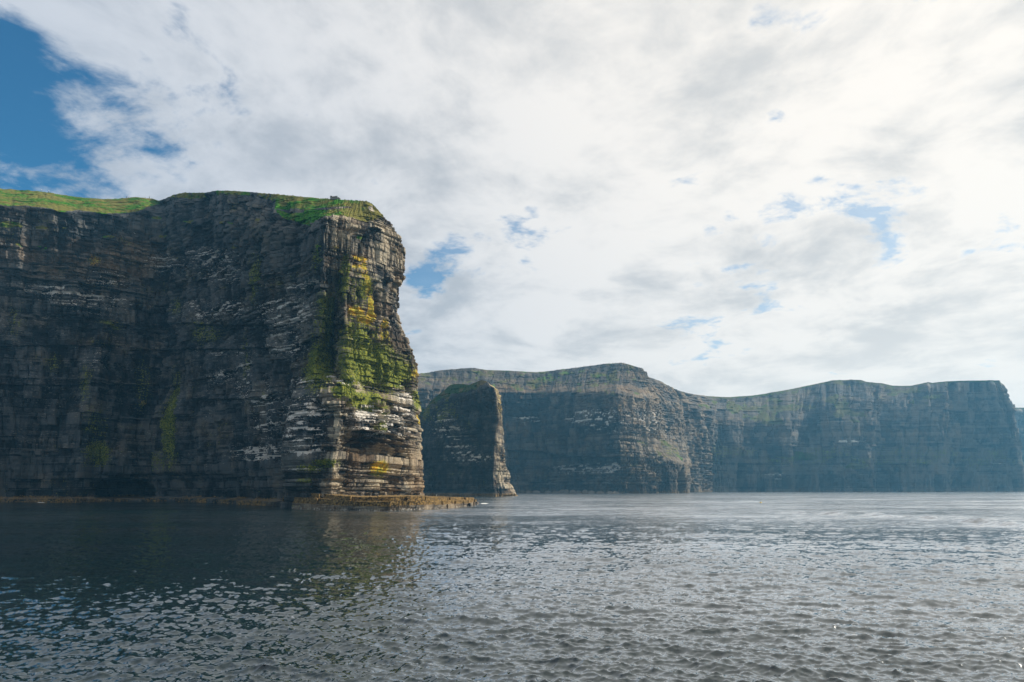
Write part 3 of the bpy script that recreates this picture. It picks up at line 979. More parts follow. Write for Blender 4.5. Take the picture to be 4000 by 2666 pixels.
tiers = [(-2.0, 0.36, 0.0, 3.5, 9.0), (0.36, 0.72, 0.7, 5.0, 12.0), (0.72, 1.0, 1.6, 4.0, 11.0)]
for ti, (f0, f1, inset, wmn, wmx) in enumerate(tiers):
    s_ = 0.0
    while s_ < pls[-1] - 1.0:
        w_ = random.uniform(wmn, wmx)
        e_ = min(s_ + w_, pls[-1])
        ins = inset + random.uniform(-0.5, 0.9) + (random.uniform(0, 3.5) if ti == 2 and random.random() < 0.5 else 0)
        zt = random.uniform(-0.14, 0.10)
        a_, b_ = s_ + 0.05, e_ - 0.05

        def fn(UV, a_=a_, b_=b_, ins=ins, f0=f0, f1=f1, zt=zt):
            ss = a_ + (b_ - a_) * UV[:, 0]
            o_ = pl_at(ss)
            i_ = pl_inner(ss)
            d = i_ - o_
            L_ = np.hypot(d[:, 0], d[:, 1])[:, None]
            dep = np.minimum(L_ * 0.97, 16.0)
            xy = o_ + d / L_ * (ins + (dep - ins) * UV[:, 1:2] ** 1.5)
            tp = pl_top(ss)
            zb = np.where(f0 < 0, f0, tp * max(f0, 0) - 0.3)
            z = zb + (tp * f1 + zt - zb) * UV[:, 2] + 0.25 * UV[:, 1] * (f1 > 0.9)
            return np.concatenate([xy, z[:, None]], 1)
        rock_box('rock_block', fn, (7, 5, 3), M_ROCK, platform, 200 + ti, 0.20, plat_attrs([0.35, 0.85, 0.78][ti], [0.32, 0.06, 0][ti], 9), poff)
        s_ = e_
# bedrock between the blocks and the cliff
ss = np.linspace(0, pls[-1], 60)
o_ = pl_at(ss)
i_ = pl_inner(ss)
VV = []
for t_ in np.linspace(0.10, 1.05, 14):
    xy = o_ + (i_ - o_) * t_
    z = pl_top(ss) * (0.80 + 0.20 * min(1, t_ * 2)) - 0.25 + 0.5 * t_ + 0.16 * fbm(xy[:, 0] / 1.5, xy[:, 1] / 1.5, 55, 3)
    VV.append(np.concatenate([xy, z[:, None]], 1))
VV.insert(0, np.concatenate([VV[0][:, :2], np.full((60, 1), -2.0)], 1))
VV = np.stack(VV)
idx = np.arange(VV.shape[0] * 60).reshape(VV.shape[0], 60)
q = np.stack([idx[:-1, :-1], idx[:-1, 1:], idx[1:, 1:], idx[1:, :-1]], -1).reshape(-1, 4)
Pf = VV.reshape(-1, 3)
mesh_obj('shelf_core', Pf - poff, q, M_ROCK, platform, plat_attrs(0.72, 0.1, 9)(Pf, None))
# fallen stones along the cliff foot on the shelf
for k in range(16):
    px_ = random.uniform(1330, 1640)
    Yb = np.interp(px_, [1330, 1385, 1468, 1550, 1640], [219, 228, 239, 250, 266]) - random.uniform(0.5, 4)
    x_, _, _ = unproj(px_, 1935, Yb)
    w_, h_ = random.uniform(0.5, 1.8), random.uniform(0.35, 0.9)
    zb_ = 3.9
    an = random.uniform(0, 3)

    def fn(UV, x_=float(x_), Yb=Yb, w_=w_, h_=h_, an=an):
        a = (UV[:, 0] - 0.5) * 2 * w_
        b = (UV[:, 1] - 0.5) * 1.4 * w_
        return np.stack([x_ + a * math.cos(an) - b * math.sin(an), Yb + a * math.sin(an) + b * math.cos(an), zb_ + h_ * 1.6 * UV[:, 2]], -1)
    rock_box('stone', fn, (3, 3, 2), M_ROCK, platform, 300 + k, 0.4, plat_attrs(0.3, 0, 9), poff)

# ================================================================== SEA STACK
rows2, lay2, frac2, nl2, lr2 = make_layers(112, 0.6, 2.6, 9, 0.9)
SC0 = [
    [(1640, None, 700), (1640, 1700, 700), (1660, 1600, 690)],
    [(1560, None, 640), (1575, 1750, 640), (1600, 1650, 640), (1625, 1588, 648)],
    [(1680, None, 606), (1682, 1700, 606), (1686, 1610, 610), (1690, 1564, 622)],
    [(1750, None, 590), (1750, 1650, 591), (1752, 1560, 594), (1762, 1504, 612)],
    [(1830, None, 574), (1830, 1650, 575), (1832, 1540, 578), (1838, 1502, 590)],
    [(1900, None, 562), (1900, 1750, 562), (1895, 1600, 562), (1890, 1520, 564), (1888, 1487, 576)],
    [(1934, None, 556), (1928, 1850, 556), (1930, 1770, 556), (1936, 1680, 556), (1944, 1640, 557), (1940, 1570, 558), (1930, 1515, 560), (1905, 1493, 572)],
    [(2004, None, 575), (1975, 1885, 575), (1972, 1850, 576), (1962, 1780, 577), (1958, 1700, 578), (1954, 1640, 579), (1950, 1600, 580), (1955, 1570, 578), (1946, 1545, 580), (1932, 1515, 583), (1910, 1500, 588)],
    [(2022, None, 592), (1998, 1905, 592), (1990, 1868, 592), (1976, 1820, 592), (1968, 1750, 592), (1962, 1680, 592), (1955, 1630, 592), (1952, 1600, 592), (1957, 1572, 591), (1948, 1548, 592), (1934, 1518, 594), (1915, 1503, 598)],
    [(1990, None, 640), (1970, 1800, 640), (1950, 1650, 640), (1930, 1570, 640), (1890, 1530, 640)],
    [(1860, None, 700), (1840, 1700, 700), (1800, 1580, 690)],
]
SN = [10, 34, 40, 44, 40, 26, 30, 16, 10, 8]
SCREST = [(1625, 1588), (1660, 1598), (1686, 1566), (1700, 1552), (1728, 1532), (1757, 1506), (1772, 1502), (1800, 1501), (1832, 1505), (1850, 1497), (1882, 1486), (1898, 1489), (1916, 1503)]
SL = Loft(SC0, SN, rows2, lambda s: 0.6 * fbm(s / 30, 0 * s, 4, 2), SCREST, smooth=1.0)
px, py, S, Z = SL.px, SL.py, SL.s[None, :], SL.Z
D, tone, _ = cliff_relief(SL, lay2, frac2, lr2, 0.55, 0.75, 340, 1.5)
lit = sstep(SL.u, 5.7, 6.3)[None, :] * np.ones_like(Z)  # sunlit edge: painted paler and warmer below, the shaded side painted darker
D = D * (1 - 0.75 * SL.gentle)
D = D * (0.2 + 0.8 * sstep(SL.zc[None, :] - Z, 0, 5))
D = D - 2.5 * blob(px, py, 1850, 1610, 40, 22, 0, 2) - 3.0 * blob(px, py, 1985, 1890, 8, 16, 0, 2) - 2.5 * blob(px, py, 1960, 1795, 5, 18, 0, 1.5) + 3.0 * (1 - sstep(Z, 2, 4)) * (1 - lit)
D = D - 2.2 * blob(px, py, 1918, 1560, 6, 60, 0, 1.5)
n0 = fbm(S / 9.0, Z / 6.0, 350, 4)
gcap = sstep(np.interp(px, [1600, 1686, 1720, 1770, 1850, 1890, 1920], [1655, 1585, 1560, 1545, 1520, 1500, 1490]) + 12 * n0 - py, -6, 6) * (px < 1925) * (SL.u < 8)[None, :]
gcap = np.maximum(gcap, (SL.u >= 8.5)[None, :] * SL.gentle)
zone = 0.12 + 0.5 * blob(px, py, 1740, 1660, 60, 50) + 0.6 * blob(px, py, 1885, 1790, 40, 10) + 0.4 * blob(px, py, 1800, 1760, 90, 60)
lime = ledge_lime(SL, D, lay2, frac2, np.clip(zone, 0, 1), 360)
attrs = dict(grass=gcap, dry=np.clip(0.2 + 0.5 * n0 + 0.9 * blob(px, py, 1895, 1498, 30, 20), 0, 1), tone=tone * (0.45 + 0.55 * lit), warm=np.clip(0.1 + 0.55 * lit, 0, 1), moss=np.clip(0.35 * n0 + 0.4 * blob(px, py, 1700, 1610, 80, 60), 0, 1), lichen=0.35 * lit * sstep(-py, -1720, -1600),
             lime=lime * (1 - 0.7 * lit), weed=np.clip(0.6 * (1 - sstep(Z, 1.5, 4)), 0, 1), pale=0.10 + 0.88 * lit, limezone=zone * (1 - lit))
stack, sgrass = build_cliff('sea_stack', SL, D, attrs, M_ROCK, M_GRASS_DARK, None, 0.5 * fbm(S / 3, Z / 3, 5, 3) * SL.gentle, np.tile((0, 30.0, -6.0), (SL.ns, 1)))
tag(stack, 'dark sea stack with a narrow sunlit edge and grassy sloping top beside the headland', 'sea stack')

# ================================================================== MIDDLE CLIFF
rows3, lay3, frac3, nl3, lr3 = make_layers(215, 1.2, 4.5, 21, 1.3)
MC = [
    [(1350, None, 820), (1360, 1620, 830), (1390, 1500, 850), (1400, 1470, 900)],
    [(1640, None, 930), (1642, 1600, 935), (1645, 1520, 945), (1648, 1490, 990), (1650, 1462, 1030)],
    [(1800, None, 970), (1800, 1600, 972), (1800, 1512, 980), (1800, 1490, 1010), (1805, 1440, 1040)],
    [(1960, None, 1010), (1960, 1600, 1012), (1960, 1530, 1016), (1960, 1505, 1036), (1960, 1447, 1070)],
    [(2090, None, 1030), (2090, 1600, 1032), (2090, 1535, 1036), (2092, 1515, 1056), (2100, 1455, 1100)],
    [(2200, None, 985), (2200, 1730, 985), (2200, 1600, 987), (2200, 1530, 992), (2200, 1510, 1030), (2210, 1442, 1100)],
    [(2310, None, 930), (2310, 1740, 930), (2310, 1600, 932), (2312, 1530, 938), (2315, 1505, 990), (2330, 1428, 1080)],
    [(2424, None, 878), (2420, 1740, 880), (2416, 1600, 884), (2414, 1535, 892), (2418, 1500, 960), (2430, 1419, 1050)],
    [(2520, None, 905), (2515, 1780, 908), (2500, 1730, 920), (2495, 1600, 930), (2500, 1548, 940), (2490, 1500, 990), (2478, 1430, 1040)],
    [(2620, None, 935), (2616, 1800, 940), (2580, 1760, 960), (2570, 1720, 985), (2565, 1590, 1000), (2560, 1560, 1015), (2530, 1510, 1030), (2512, 1443, 1045)],
    [(2688, None, 962), (2688, 1850, 965), (2680, 1815, 970), (2630, 1740, 1020), (2615, 1700, 1040), (2610, 1600, 1050), (2600, 1570, 1055), (2560, 1520, 1060), (2520, 1472, 1065)],
    [(2692, None, 1010), (2692, 1860, 1012), (2690, 1800, 1030), (2670, 1700, 1070), (2660, 1600, 1085), (2640, 1560, 1100), (2590, 1498, 1110)],
    [(2680, None, 1120), (2680, 1800, 1125), (2680, 1650, 1140), (2670, 1580, 1150), (2650, 1526, 1160)],
    [(2790, None, 1200), (2790, 1680, 1205), (2785, 1610, 1215), (2760, 1548, 1260)],
]
MN = [14, 44, 44, 36, 36, 36, 40, 56, 56, 40, 30, 26, 20]
MCREST = [(1640, 1462), (1720, 1447), (1800, 1440), (1855, 1438), (1900, 1446), (1960, 1447), (2050, 1452), (2100, 1455), (2200, 1443), (2300, 1431), (2370, 1421), (2430, 1418), (2455, 1424), (2480, 1432), (2510, 1442), (2521, 1468), (2560, 1483), (2620, 1510), (2660, 1529), (2700, 1540), (2760, 1548)]
ML = Loft(MC, MN, rows3, lambda s: 1.6 * fbm(s / 150, 0 * s, 14, 2), MCREST, smooth=1.2)
px, py, S, Z = ML.px, ML.py, ML.s[None, :], ML.Z
rt = sstep(ML.u, 6.8, 7.2)[None, :] * np.ones_like(Z)
D, tone, _ = cliff_relief(ML, lay3, frac3, lr3, 0.55 + 0.35 * rt, 0.8, 440, 2.6)
D = D * (1 - 0.3 * ML.gentle)
D = D + 7 * fbm(S / 55, Z / 160, 450, 3) * (1 - 0.5 * ML.gentle) + 3.4 * fbm(S / 13, Z / 45, 452, 4) - 5.0 * np.clip(0.55 - 2.2 * np.abs(fbm(S / 26, Z / 120, 453, 3)), 0, 1)
yy = np.interp(px, [2050, 2120, 2200, 2330, 2430], [1760, 1765, 1782, 1788, 1786])
D = D - 9 * band(px, 1990, 2425, 6) * sstep(py, yy - 2, yy + 2) * (1 - 0.75 * sstep(py, yy + 20, 1930))
D = D - 12 * blob(px, py, 2665, 1880, 14, 45, 0, 2.0) - 6 * blob(px, py, 2580, 1795, 18, 10, 0, 2) - 7 * blob(px, py, 2470, 1895, 12, 45, 0, 2) - 5 * blob(px, py, 2600, 1905, 6, 20, 0, 2)
D = D - 5 * blob(px, py, 2360, 1700, 22, 30, 0, 2) - 3 * blob(px, py, 2510, 1810, 18, 10, 0, 2)
D = D * (0.35 + 0.65 * sstep(ML.zc[None, :] - Z, 0, 9))
n0 = fbm(S / 22.0, Z / 12.0, 460, 4)
up = sstep(np.interp(px, [1640, 2100, 2420, 2480, 2620, 2760], [1460, 1465, 1440, 1440, 1530, 1560]) - py, -8, 4)
grass = 0.0 * px
for cx, cy, rx, ry, an in [(2340, 1468, 40, 12, 0), (2390, 1480, 40, 8, 0.1), (2140, 1480, 60, 14, -0.1), (2220, 1455, 90, 10, -0.1), (2480, 1490, 22, 6, 0.6), (2475, 1535, 26, 6, 0.3), (2545, 1530, 18, 5, 0.5), (2600, 1735, 34, 12, 0.55), (2650, 1785, 40, 12, 0.55), (2500, 1728, 30, 6, 0.2), (2070, 1452, 40, 5, 0), (1660, 1468, 30, 5, 0), (2740, 1590, 40, 14, 0.1)]:
    grass = np.maximum(grass, 0.95 * blob(px, py, cx, cy, rx, ry, an) * (n0 > -0.3))
grass = np.maximum(grass, 0.8 * (ML.gentle > 0.45) * (n0 + 0.6 * fbm(S / 6, Z / 5, 466, 3) > 0.34))
crestg = (ML.zc[None, :] - Z < 2.0) * (n0 > 0.0)
grass = np.maximum(grass, crestg * 0.8)
zone = 0.06 + 1.0 * blob(px, py, 2290, 1635, 90, 26, 0, 1.4) + 0.7 * blob(px, py, 2350, 1640, 70, 50) + 0.6 * blob(px, py, 2060, 1640, 60, 20) + 0.5 * blob(px, py, 2250, 1830, 140, 30) + 0.5 * blob(px, py, 2380, 1820, 40, 40) + 0.5 * blob(px, py, 2530, 1640, 110, 60)
lime = ledge_lime(ML, D / 2.0, lay3, frac3, np.clip(zone, 0, 1), 470)
attrs = dict(grass=grass, dry=np.clip(0.5 + 0.6 * n0, 0, 1), tone=np.clip(tone * (0.75 + 0.25 * rt) * (1 - 0.45 * ML.gentle), 0, 1), warm=np.clip(0.3 + 0.4 * n0 + 0.25 * rt + 0.4 * band(py, 1505, 1535, 6), 0, 1), massive=np.clip(0.6 * sstep(py, 1660, 1700) + 0 * px, 0, 1), moss=np.clip(0.25 * n0 + 0.25 * blob(px, py, 2640, 1770, 70, 40) + 0.10 * ML.gentle, 0, 1), lichen=0.0 * px, lime=lime,
             weed=np.clip(0.45 * (1 - sstep(Z, 2, 7)), 0, 1), pale=np.clip(0.16 + 0.50 * rt, 0, 1) * (1 - 0.9 * ML.gentle), limezone=np.clip(zone, 0, 1))
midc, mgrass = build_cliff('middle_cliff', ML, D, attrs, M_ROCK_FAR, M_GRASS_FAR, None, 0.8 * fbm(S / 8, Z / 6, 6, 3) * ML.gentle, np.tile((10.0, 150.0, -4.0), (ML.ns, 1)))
tag(midc, 'hazy layered cliff rising to a rounded summit with walkers, behind the sea stack', 'cliff', kind='structure')

# ================================================================== FAR CLIFF
rows4, lay4, frac4, nl4, lr4 = make_layers(235, 1.8, 7.0, 31, 2.1)
FC = [
    [(2600, None, 1240), (2600, 1700, 1245), (2600, 1620, 1255), (2600, 1560, 1290)],
    [(2720, None, 1230), (2722, 1700, 1234), (2725, 1600, 1245), (2740, 1547, 1290)],
    [(2830, None, 1255), (2832, 1720, 1260), (2840, 1640, 1275), (2850, 1552, 1340)],
    [(2960, None, 1270), (2960, 1750, 1276), (2965, 1650, 1300), (2970, 1543, 1390)],
    [(3090, None, 1250), (3090, 1750, 1256), (3095, 1640, 1290), (3100, 1580, 1340), (3110, 1517, 1400)],
    [(3130, None, 1300), (3135, 1750, 1304), (3140, 1640, 1320), (3150, 1575, 1350), (3160, 1506, 1400)],
    [(3250, None, 1265), (3250, 1750, 1272), (3255, 1650, 1290), (3260, 1560, 1330), (3270, 1486, 1390)],
    [(3400, None, 1245), (3400, 1750, 1254), (3400, 1650, 1280), (3400, 1560, 1320), (3400, 1493, 1370)],
    [(3440, None, 1290), (3440, 1750, 1296), (3440, 1650, 1310), (3440, 1560, 1335), (3445, 1499, 1370)],
    [(3560, None, 1275), (3560, 1700, 1290), (3560, 1600, 1320), (3565, 1507, 1370)],
    [(3690, None, 1260), (3690, 1700, 1272), (3690, 1600, 1300), (3690, 1491, 1350)],
    [(3740, None, 1310), (3740, 1700, 1318), (3735, 1600, 1330), (3730, 1489, 1360)],
    [(3860, None, 1330), (3860, 1700, 1334), (3850, 1600, 1342), (3840, 1487, 1360)],
    [(3990, None, 1325), (3985, 1700, 1328), (3965, 1600, 1336), (3940, 1560, 1342), (3920, 1520, 1346), (3904, 1488, 1352)],
    [(3985, None, 1420), (3975, 1700, 1420), (3950, 1600, 1425), (3900, 1490, 1440)],
    [(3900, None, 1560), (3880, 1700, 1560), (3850, 1600, 1570), (3800, 1500, 1580)],
]
FN = [14, 30, 34, 34, 16, 34, 40, 14, 34, 36, 16, 34, 38, 12, 6]
FCREST = [(2740, 1547), (2800, 1550), (2850, 1552), (2950, 1545), (3030, 1532), (3100, 1519), (3180, 1502), (3250, 1487), (3330, 1484), (3365, 1485), (3385, 1492), (3450, 1499), (3485, 1508), (3560, 1508), (3600, 1499), (3625, 1494), (3640, 1497), (3700, 1490), (3800, 1487), (3906, 1487)]
FL = Loft(FC, FN, rows4, lambda s: 2.0 * fbm(s / 200, 0 * s, 24, 2), FCREST, smooth=2.0)
px, py, S, Z = FL.px, FL.py, FL.s[None, :], FL.Z
D, tone, _ = cliff_relief(FL, lay4, frac4, lr4, 0.32, 0.75, 540, 3.4)
D = D * (1 - 0.5 * FL.gentle)
D = D + 13 * fbm(S / 80, Z / 220, 550, 3) + 5.0 * fbm(S / 18, Z / 70, 552, 4) - 8.0 * np.clip(0.55 - 2.0 * np.abs(fbm(S / 36, Z / 160, 553, 3)), 0, 1)
for cx, rx in [(3120, 26), (3440, 20), (3780, 40), (2900, 14)]:
    D = D - 14 * blob(px, py, cx, 1900, rx, 120, 0, 1.6)
D = D * (0.3 + 0.7 * sstep(FL.zc[None, :] - Z, 0, 12))
n0 = fbm(S / 34.0, Z / 18.0, 560, 4)
grass = 0.0 * px
for cx, cy, rx, ry, an in [(2740, 1590, 50, 14, 0.1), (2800, 1575, 30, 12, 0.3), (2870, 1590, 40, 26, 0.6), (2930, 1625, 60, 12, 0.35), (3290, 1590, 46, 16, 0.5), (3340, 1645, 30, 6, 0.1), (3100, 1780, 120, 24, 0.1), (3330, 1820, 60, 14, 0.1), (3000, 1540, 90, 7, -0.1), (3120, 1530, 40, 8, -0.2)]:
    grass = np.maximum(grass, 0.92 * blob(px, py, cx, cy, rx, ry, an) * (n0 > -0.25))
grass = np.maximum(grass, 0.8 * (FL.gentle > 0.4) * (n0 + 0.6 * fbm(S / 9, Z / 7, 566, 3) > 0.25))
grass = np.maximum(grass, (FL.zc[None, :] - Z < 4.0) * 0.8)
zone = 0.05 + 0.6 * blob(px, py, 3320, 1720, 80, 30) + 0.5 * blob(px, py, 3050, 1860, 90, 20) + 0.5 * blob(px, py, 3880, 1810, 60, 8)
lime = ledge_lime(FL, D / 3.0, lay4, frac4, np.clip(zone, 0, 1), 570)
attrs = dict(grass=grass, dry=np.clip(0.6 + 0.6 * n0, 0, 1), tone=tone * (1 - 0.5 * FL.gentle), warm=np.clip(0.3 + 0.4 * n0, 0, 1), massive=0.4 + 0 * px, moss=np.clip(0.3 * n0 + 0.2 * band(py, 1740, 1820, 30) + 0.12 * FL.gentle, 0, 1), lichen=0.0 * px, lime=lime, weed=np.clip(0.4 * (1 - sstep(Z, 2, 8)), 0, 1), pale=0.2 * (1 - FL.gentle), limezone=zone)
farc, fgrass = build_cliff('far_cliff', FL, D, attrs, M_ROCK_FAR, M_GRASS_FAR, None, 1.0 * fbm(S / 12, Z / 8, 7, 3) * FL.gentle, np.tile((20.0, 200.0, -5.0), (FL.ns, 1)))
tag(farc, 'long blue hazy cliff wall ending in a square headland across the bay', 'cliff', kind='structure')

# farthest point behind it
rows5, lay5, frac5, nl5, lr5 = make_layers(240, 3.0, 9.0, 41, 3.2)
EC = [
    [(3850, None, 1800), (3850, 1700, 1800), (3850, 1600, 1810)],
    [(3960, None, 1760), (3960, 1700, 1765), (3960, 1593, 1790)],
    [(4050, None, 1780), (4050, 1700, 1785), (4050, 1594, 1820)],
    [(4250, None, 1850), (4250, 1700, 1855), (4250, 1605, 1900)],
    [(4500, None, 2000), (4500, 1750, 2005), (4500, 1640, 2050)],
    [(4650, None, 2300), (4650, 1800, 2300), (4640, 1700, 2310)],
]
EL = Loft(EC, [14, 20, 26, 24, 10], rows5, lambda s: 2.0 * fbm(s / 200, 0 * s, 34, 2), None, smooth=1.5)
px, py, S, Z = EL.px, EL.py, EL.s[None, :], EL.Z
D, tone, _ = cliff_relief(EL, lay5, frac5, lr5, 0.5, 0.8, 640, 4.5)
D = (D + 9 * fbm(S / 70, Z / 260, 650, 3)) * (0.12 + 0.88 * sstep(EL.zc[None, :] - Z, 0, 12))
attrs = dict(grass=(EL.zc[None, :] - Z < 5.0) * 0.9, dry=0.5 + 0 * px, tone=tone, warm=0.3 + 0 * px, moss=0.1 + 0 * px, lichen=0 * px, lime=0 * px, weed=0 * px, pale=0.25 + 0 * px)
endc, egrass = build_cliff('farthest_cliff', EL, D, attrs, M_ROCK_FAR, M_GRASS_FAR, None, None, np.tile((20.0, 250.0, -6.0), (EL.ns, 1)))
tag(endc, 'sliver of lower pale blue cliff behind the end of the far cliff wall', 'cliff', kind='structure')

# ================================================================== SEA
def fft_tile(Lm, N, wind, wdir, hs, lmin, lmax, seed, spread=2.0):
    r = np.random.default_rng(seed)
    k1 = 2 * np.pi * np.fft.fftfreq(N, Lm / N)
    kx, ky = np.meshgrid(k1, k1, indexing='ij')
    k = np.hypot(kx, ky)
    k[0, 0] = 1
    Lp = wind * wind / 9.81
    c = (kx * math.cos(wdir) + ky * math.sin(wdir)) / k
    P = np.exp(-1 / (k * Lp) ** 2) / k ** 3.3 * (0.04 + np.abs(c) ** spread)
    P = P * np.where(c < 0, 0.3, 1.0)
    P = P * (k < 2 * np.pi / lmin) * (k > 2 * np.pi / lmax)
    P[0, 0] = 0
    hk = (r.standard_normal((N, N)) + 1j * r.standard_normal((N, N))) * np.sqrt(P)
    h = np.real(np.fft.ifft2(hk))
    sc = hs / 4 / h.std()
    dx = np.real(np.fft.ifft2(-1j * kx / k * hk)) * sc
    dy = np.real(np.fft.ifft2(-1j * ky / k * hk)) * sc
    return h * sc, dx, dy, Lm


def samp(tile, x, y, ang=0.0):
    h, dx, dy, Lm = tile
    N = h.shape[0]
    c, s = math.cos(ang), math.sin(ang)
    u = ((x * c + y * s) / Lm % 1.0) * N
    v = ((-x * s + y * c) / Lm % 1.0) * N
    i0 = np.floor(u).astype(int) % N
    j0 = np.floor(v).astype(int) % N
    fu, fv = u - np.floor(u), v - np.floor(v)
    i1, j1 = (i0 + 1) % N, (j0 + 1) % N
    out = []
    for a in (h, dx, dy):
        out.append((a[i0, j0] * (1 - fu) + a[i1, j0] * fu) * (1 - fv) + (a[i0, j1] * (1 - fu) + a[i1, j1] * fu) * fv)
    H_, DX, DY = out
    return H_, DX * c - DY * s, DX * s + DY * c


TA = fft_tile(71.0, 1024, 2.7, math.radians(-104), 0.25, 0.22, 16.0, 1, 4.0)
TB = fft_tile(23.0, 512, 1.5, math.radians(-92), 0.10, 0.09, 1.4, 2, 2.0)
TCs = fft_tile(460.0, 256, 9.0, math.radians(-110), 0.34, 14.0, 200.0, 3)
ang = np.concatenate([np.linspace(-math.pi, -1.0, 40, endpoint=False), np.linspace(-1.0, 1.0, 1180), np.linspace(1.0, math.pi, 41)[1:]])
rowp = np.concatenate([np.array([0.5, 4, 9, 14, 18]), CAMZ / np.tan(np.linspace(math.atan(CAMZ / 21.0), math.atan(CAMZ / 700.0), 520)), np.geomspace(720, 5200, 26)])
AA, RR = np.meshgrid(ang, rowp)
X = RR * np.sin(AA)
Y = RR * np.cos(AA)
fadeB = 1 - sstep(RR, 70, 190)
fadeA = 1 - 0.92 * sstep(RR, 140, 420)
ha, dxa, dya = samp(TA, X, Y, 0.0)
hb, dxb, dyb = samp(TB, X, Y, 0.3)
hc, dxc, dyc = samp(TCs, X, Y, 0.0)
gust = 0.85 + 0.35 * fbm(X / 40.0, Y / 60.0, 900, 3)
lee = 0.8 + 0.2 * sstep(X, -60, 20)
Zs = ha * fadeA * gust * lee + hb * fadeB * gust + hc
Xs = X + -0.75 * (dxa * fadeA * gust * lee + dxb * fadeB)
Ys = Y + -0.75 * (dya * fadeA * gust * lee + dyb * fadeB)
# boat wakes crossing the bay
for pts, hh, wd2 in [([(3060, 2003), (3400, 2014), (3700, 2034), (4100, 2066)], 0.85, 2.2), ([(2700, 1960), (3200, 1965), (4200, 1968)], 0.9, 5.0), ([(2500, 1929), (3200, 1932), (4200, 1934)], 0.6, 9.0)]:
    W_ = np.array([on_water(a, b) for a, b in pts])
    d = np.full(X.shape, 1e9)
    for (x0, y0), (x1, y1) in zip(W_[:-1], W_[1:]):
        ex, ey = x1 - x0, y1 - y0
        t_ = np.clip(((X - x0) * ex + (Y - y0) * ey) / (ex * ex + ey * ey), 0, 1)
        d = np.minimum(d, np.hypot(X - x0 - t_ * ex, Y - y0 - t_ * ey))
    Zs = Zs + hh * np.exp(-(d / wd2) ** 2) * (0.65 + 0.6 * vn(X / 4, Y / 5, 33)) * (d < 60)
foam = np.zeros_like(X)
ppx, ppy = proj(X, Y, np.zeros_like(X))
front = Y > 10
for cx, cy, rx, ry, v in [(1892, 1967, 26, 1.8, 0.8), (870, 1958, 40, 2.2, 1.0), (160, 1963, 22, 2.4, 0.9), (960, 1959, 60, 1.6, 0.6), (620, 1962, 60, 1.6, 0.5), (1990, 1966, 40, 1.6, 0.5), (1990, 1931, 16, 1.2, 0.7), (1095, 1972, 10, 3, 0.6)]:
    foam = np.maximum(foam, v * np.where(front, np.exp(-((ppx - cx) / rx) ** 2 - ((ppy - cy) / ry) ** 2), 0))
# wash along the shelf
dsh = np.full(X.shape, 1e9)
for (x0, y0), (x1, y1) in zip(plp[:-1], plp[1:]):
    ex, ey = x1 - x0, y1 - y0
    t_ = np.clip(((X - x0) * ex + (Y - y0) * ey) / (ex * ex + ey * ey), 0, 1)
    dsh = np.minimum(dsh, np.hypot(X - x0 - t_ * ex, Y - y0 - t_ * ey))
foam = np.maximum(foam, 0.08 * np.exp(-(dsh / 1.0) ** 2))
nr, nc = X.shape
idx = np.arange(nr * nc).reshape(nr, nc)
q = np.stack([idx[:-1, :-1], idx[:-1, 1:], idx[1:, 1:], idx[1:, :-1]], -1).reshape(-1, 4)

m, t, b, out = new_mat('sea_water')
pos = t.node('ShaderNodeNewGeometry').outputs['Position']
nrm = t.node('ShaderNodeNewGeometry').outputs['Normal']
dist = t.vmath('LENGTH', pos)
far = t.ramp(dist, 60.0, 260.0)
n_a = t.noise(t.vmath('MULTIPLY', pos, (0.8, 1.5, 0.0)), 1.3, 3.0, 0.55, 0.3, out='Color')
n_b = t.noise(t.vmath('MULTIPLY', pos, (0.8, 1.4, 0.0)), 6.0, 3.0, 0.6, 0.2, out='Color')
n_c = t.noise(t.vmath('MULTIPLY', pos, (0.55, 1.5, 0.0)), 0.32, 3.0, 0.55, 0.5, out='Color')
vc = t.vmath('MULTIPLY', t.vmath('SUBTRACT', n_c, (0.5, 0.5, 0.5)), (0.8, 1.3, 0.0))
va = t.vmath('MULTIPLY', t.vmath('SUBTRACT', n_a, (0.5, 0.5, 0.5)), (1.0, 1.25, 0.0))
vb = t.vmath('MULTIPLY', t.vmath('SUBTRACT', n_b, (0.5, 0.5, 0.5)), (1.0, 1.25, 0.0))
sl = t.vmath('ADD', t.vmath('SCALE', va, scale=t.math('ADD', 0.12, t.math('MULTIPLY', far, 0.50))), t.vmath('SCALE', vb, scale=0.24))
sl = t.vmath('ADD', sl, t.vmath('SCALE', vc, scale=t.math('MULTIPLY', far, 0.70)))
nn = t.vmath('NORMALIZE', t.vmath('ADD', nrm, sl))
fm = t.ramp(t.math('ADD', t.attr('foam'), t.math('MULTIPLY', t.math('SUBTRACT', t.noise(pos, 1.2, 5.0, 0.7), 0.5), 1.3)), 0.48, 0.62)
t.put(b.inputs['Base Color'], t.mix(fm, (0.0030, 0.0150, 0.0165), (0.75, 0.76, 0.76)))
gustn = t.noise(t.vmath('MULTIPLY', pos, (0.012, 0.035, 0.0)), 1.0, 4.0, 0.6)
sx = t.node('ShaderNodeSeparateXYZ')
t.l.new(pos, sx.inputs[0])
lee_s = t.ramp(sx.outputs[0], 10.0, -80.0)
rgh = t.math('ADD', 0.07, t.math('MULTIPLY', t.math('MULTIPLY', t.ramp(dist, 35.0, 200.0), t.math('SUBTRACT', 1.0, t.math('MULTIPLY', lee_s, 0.7))), t.math('ADD', 0.02, t.math('MULTIPLY', gustn, 0.24))))
t.put(b.inputs['Roughness'], t.math('MAXIMUM', rgh, t.math('MULTIPLY', fm, 0.7)))
b.inputs['IOR'].default_value = 1.34
b.inputs['Specular IOR Level'].default_value = 0.5
t.put(b.inputs['Normal'], nn)
gl = t.node('ShaderNodeBsdfAnisotropic')
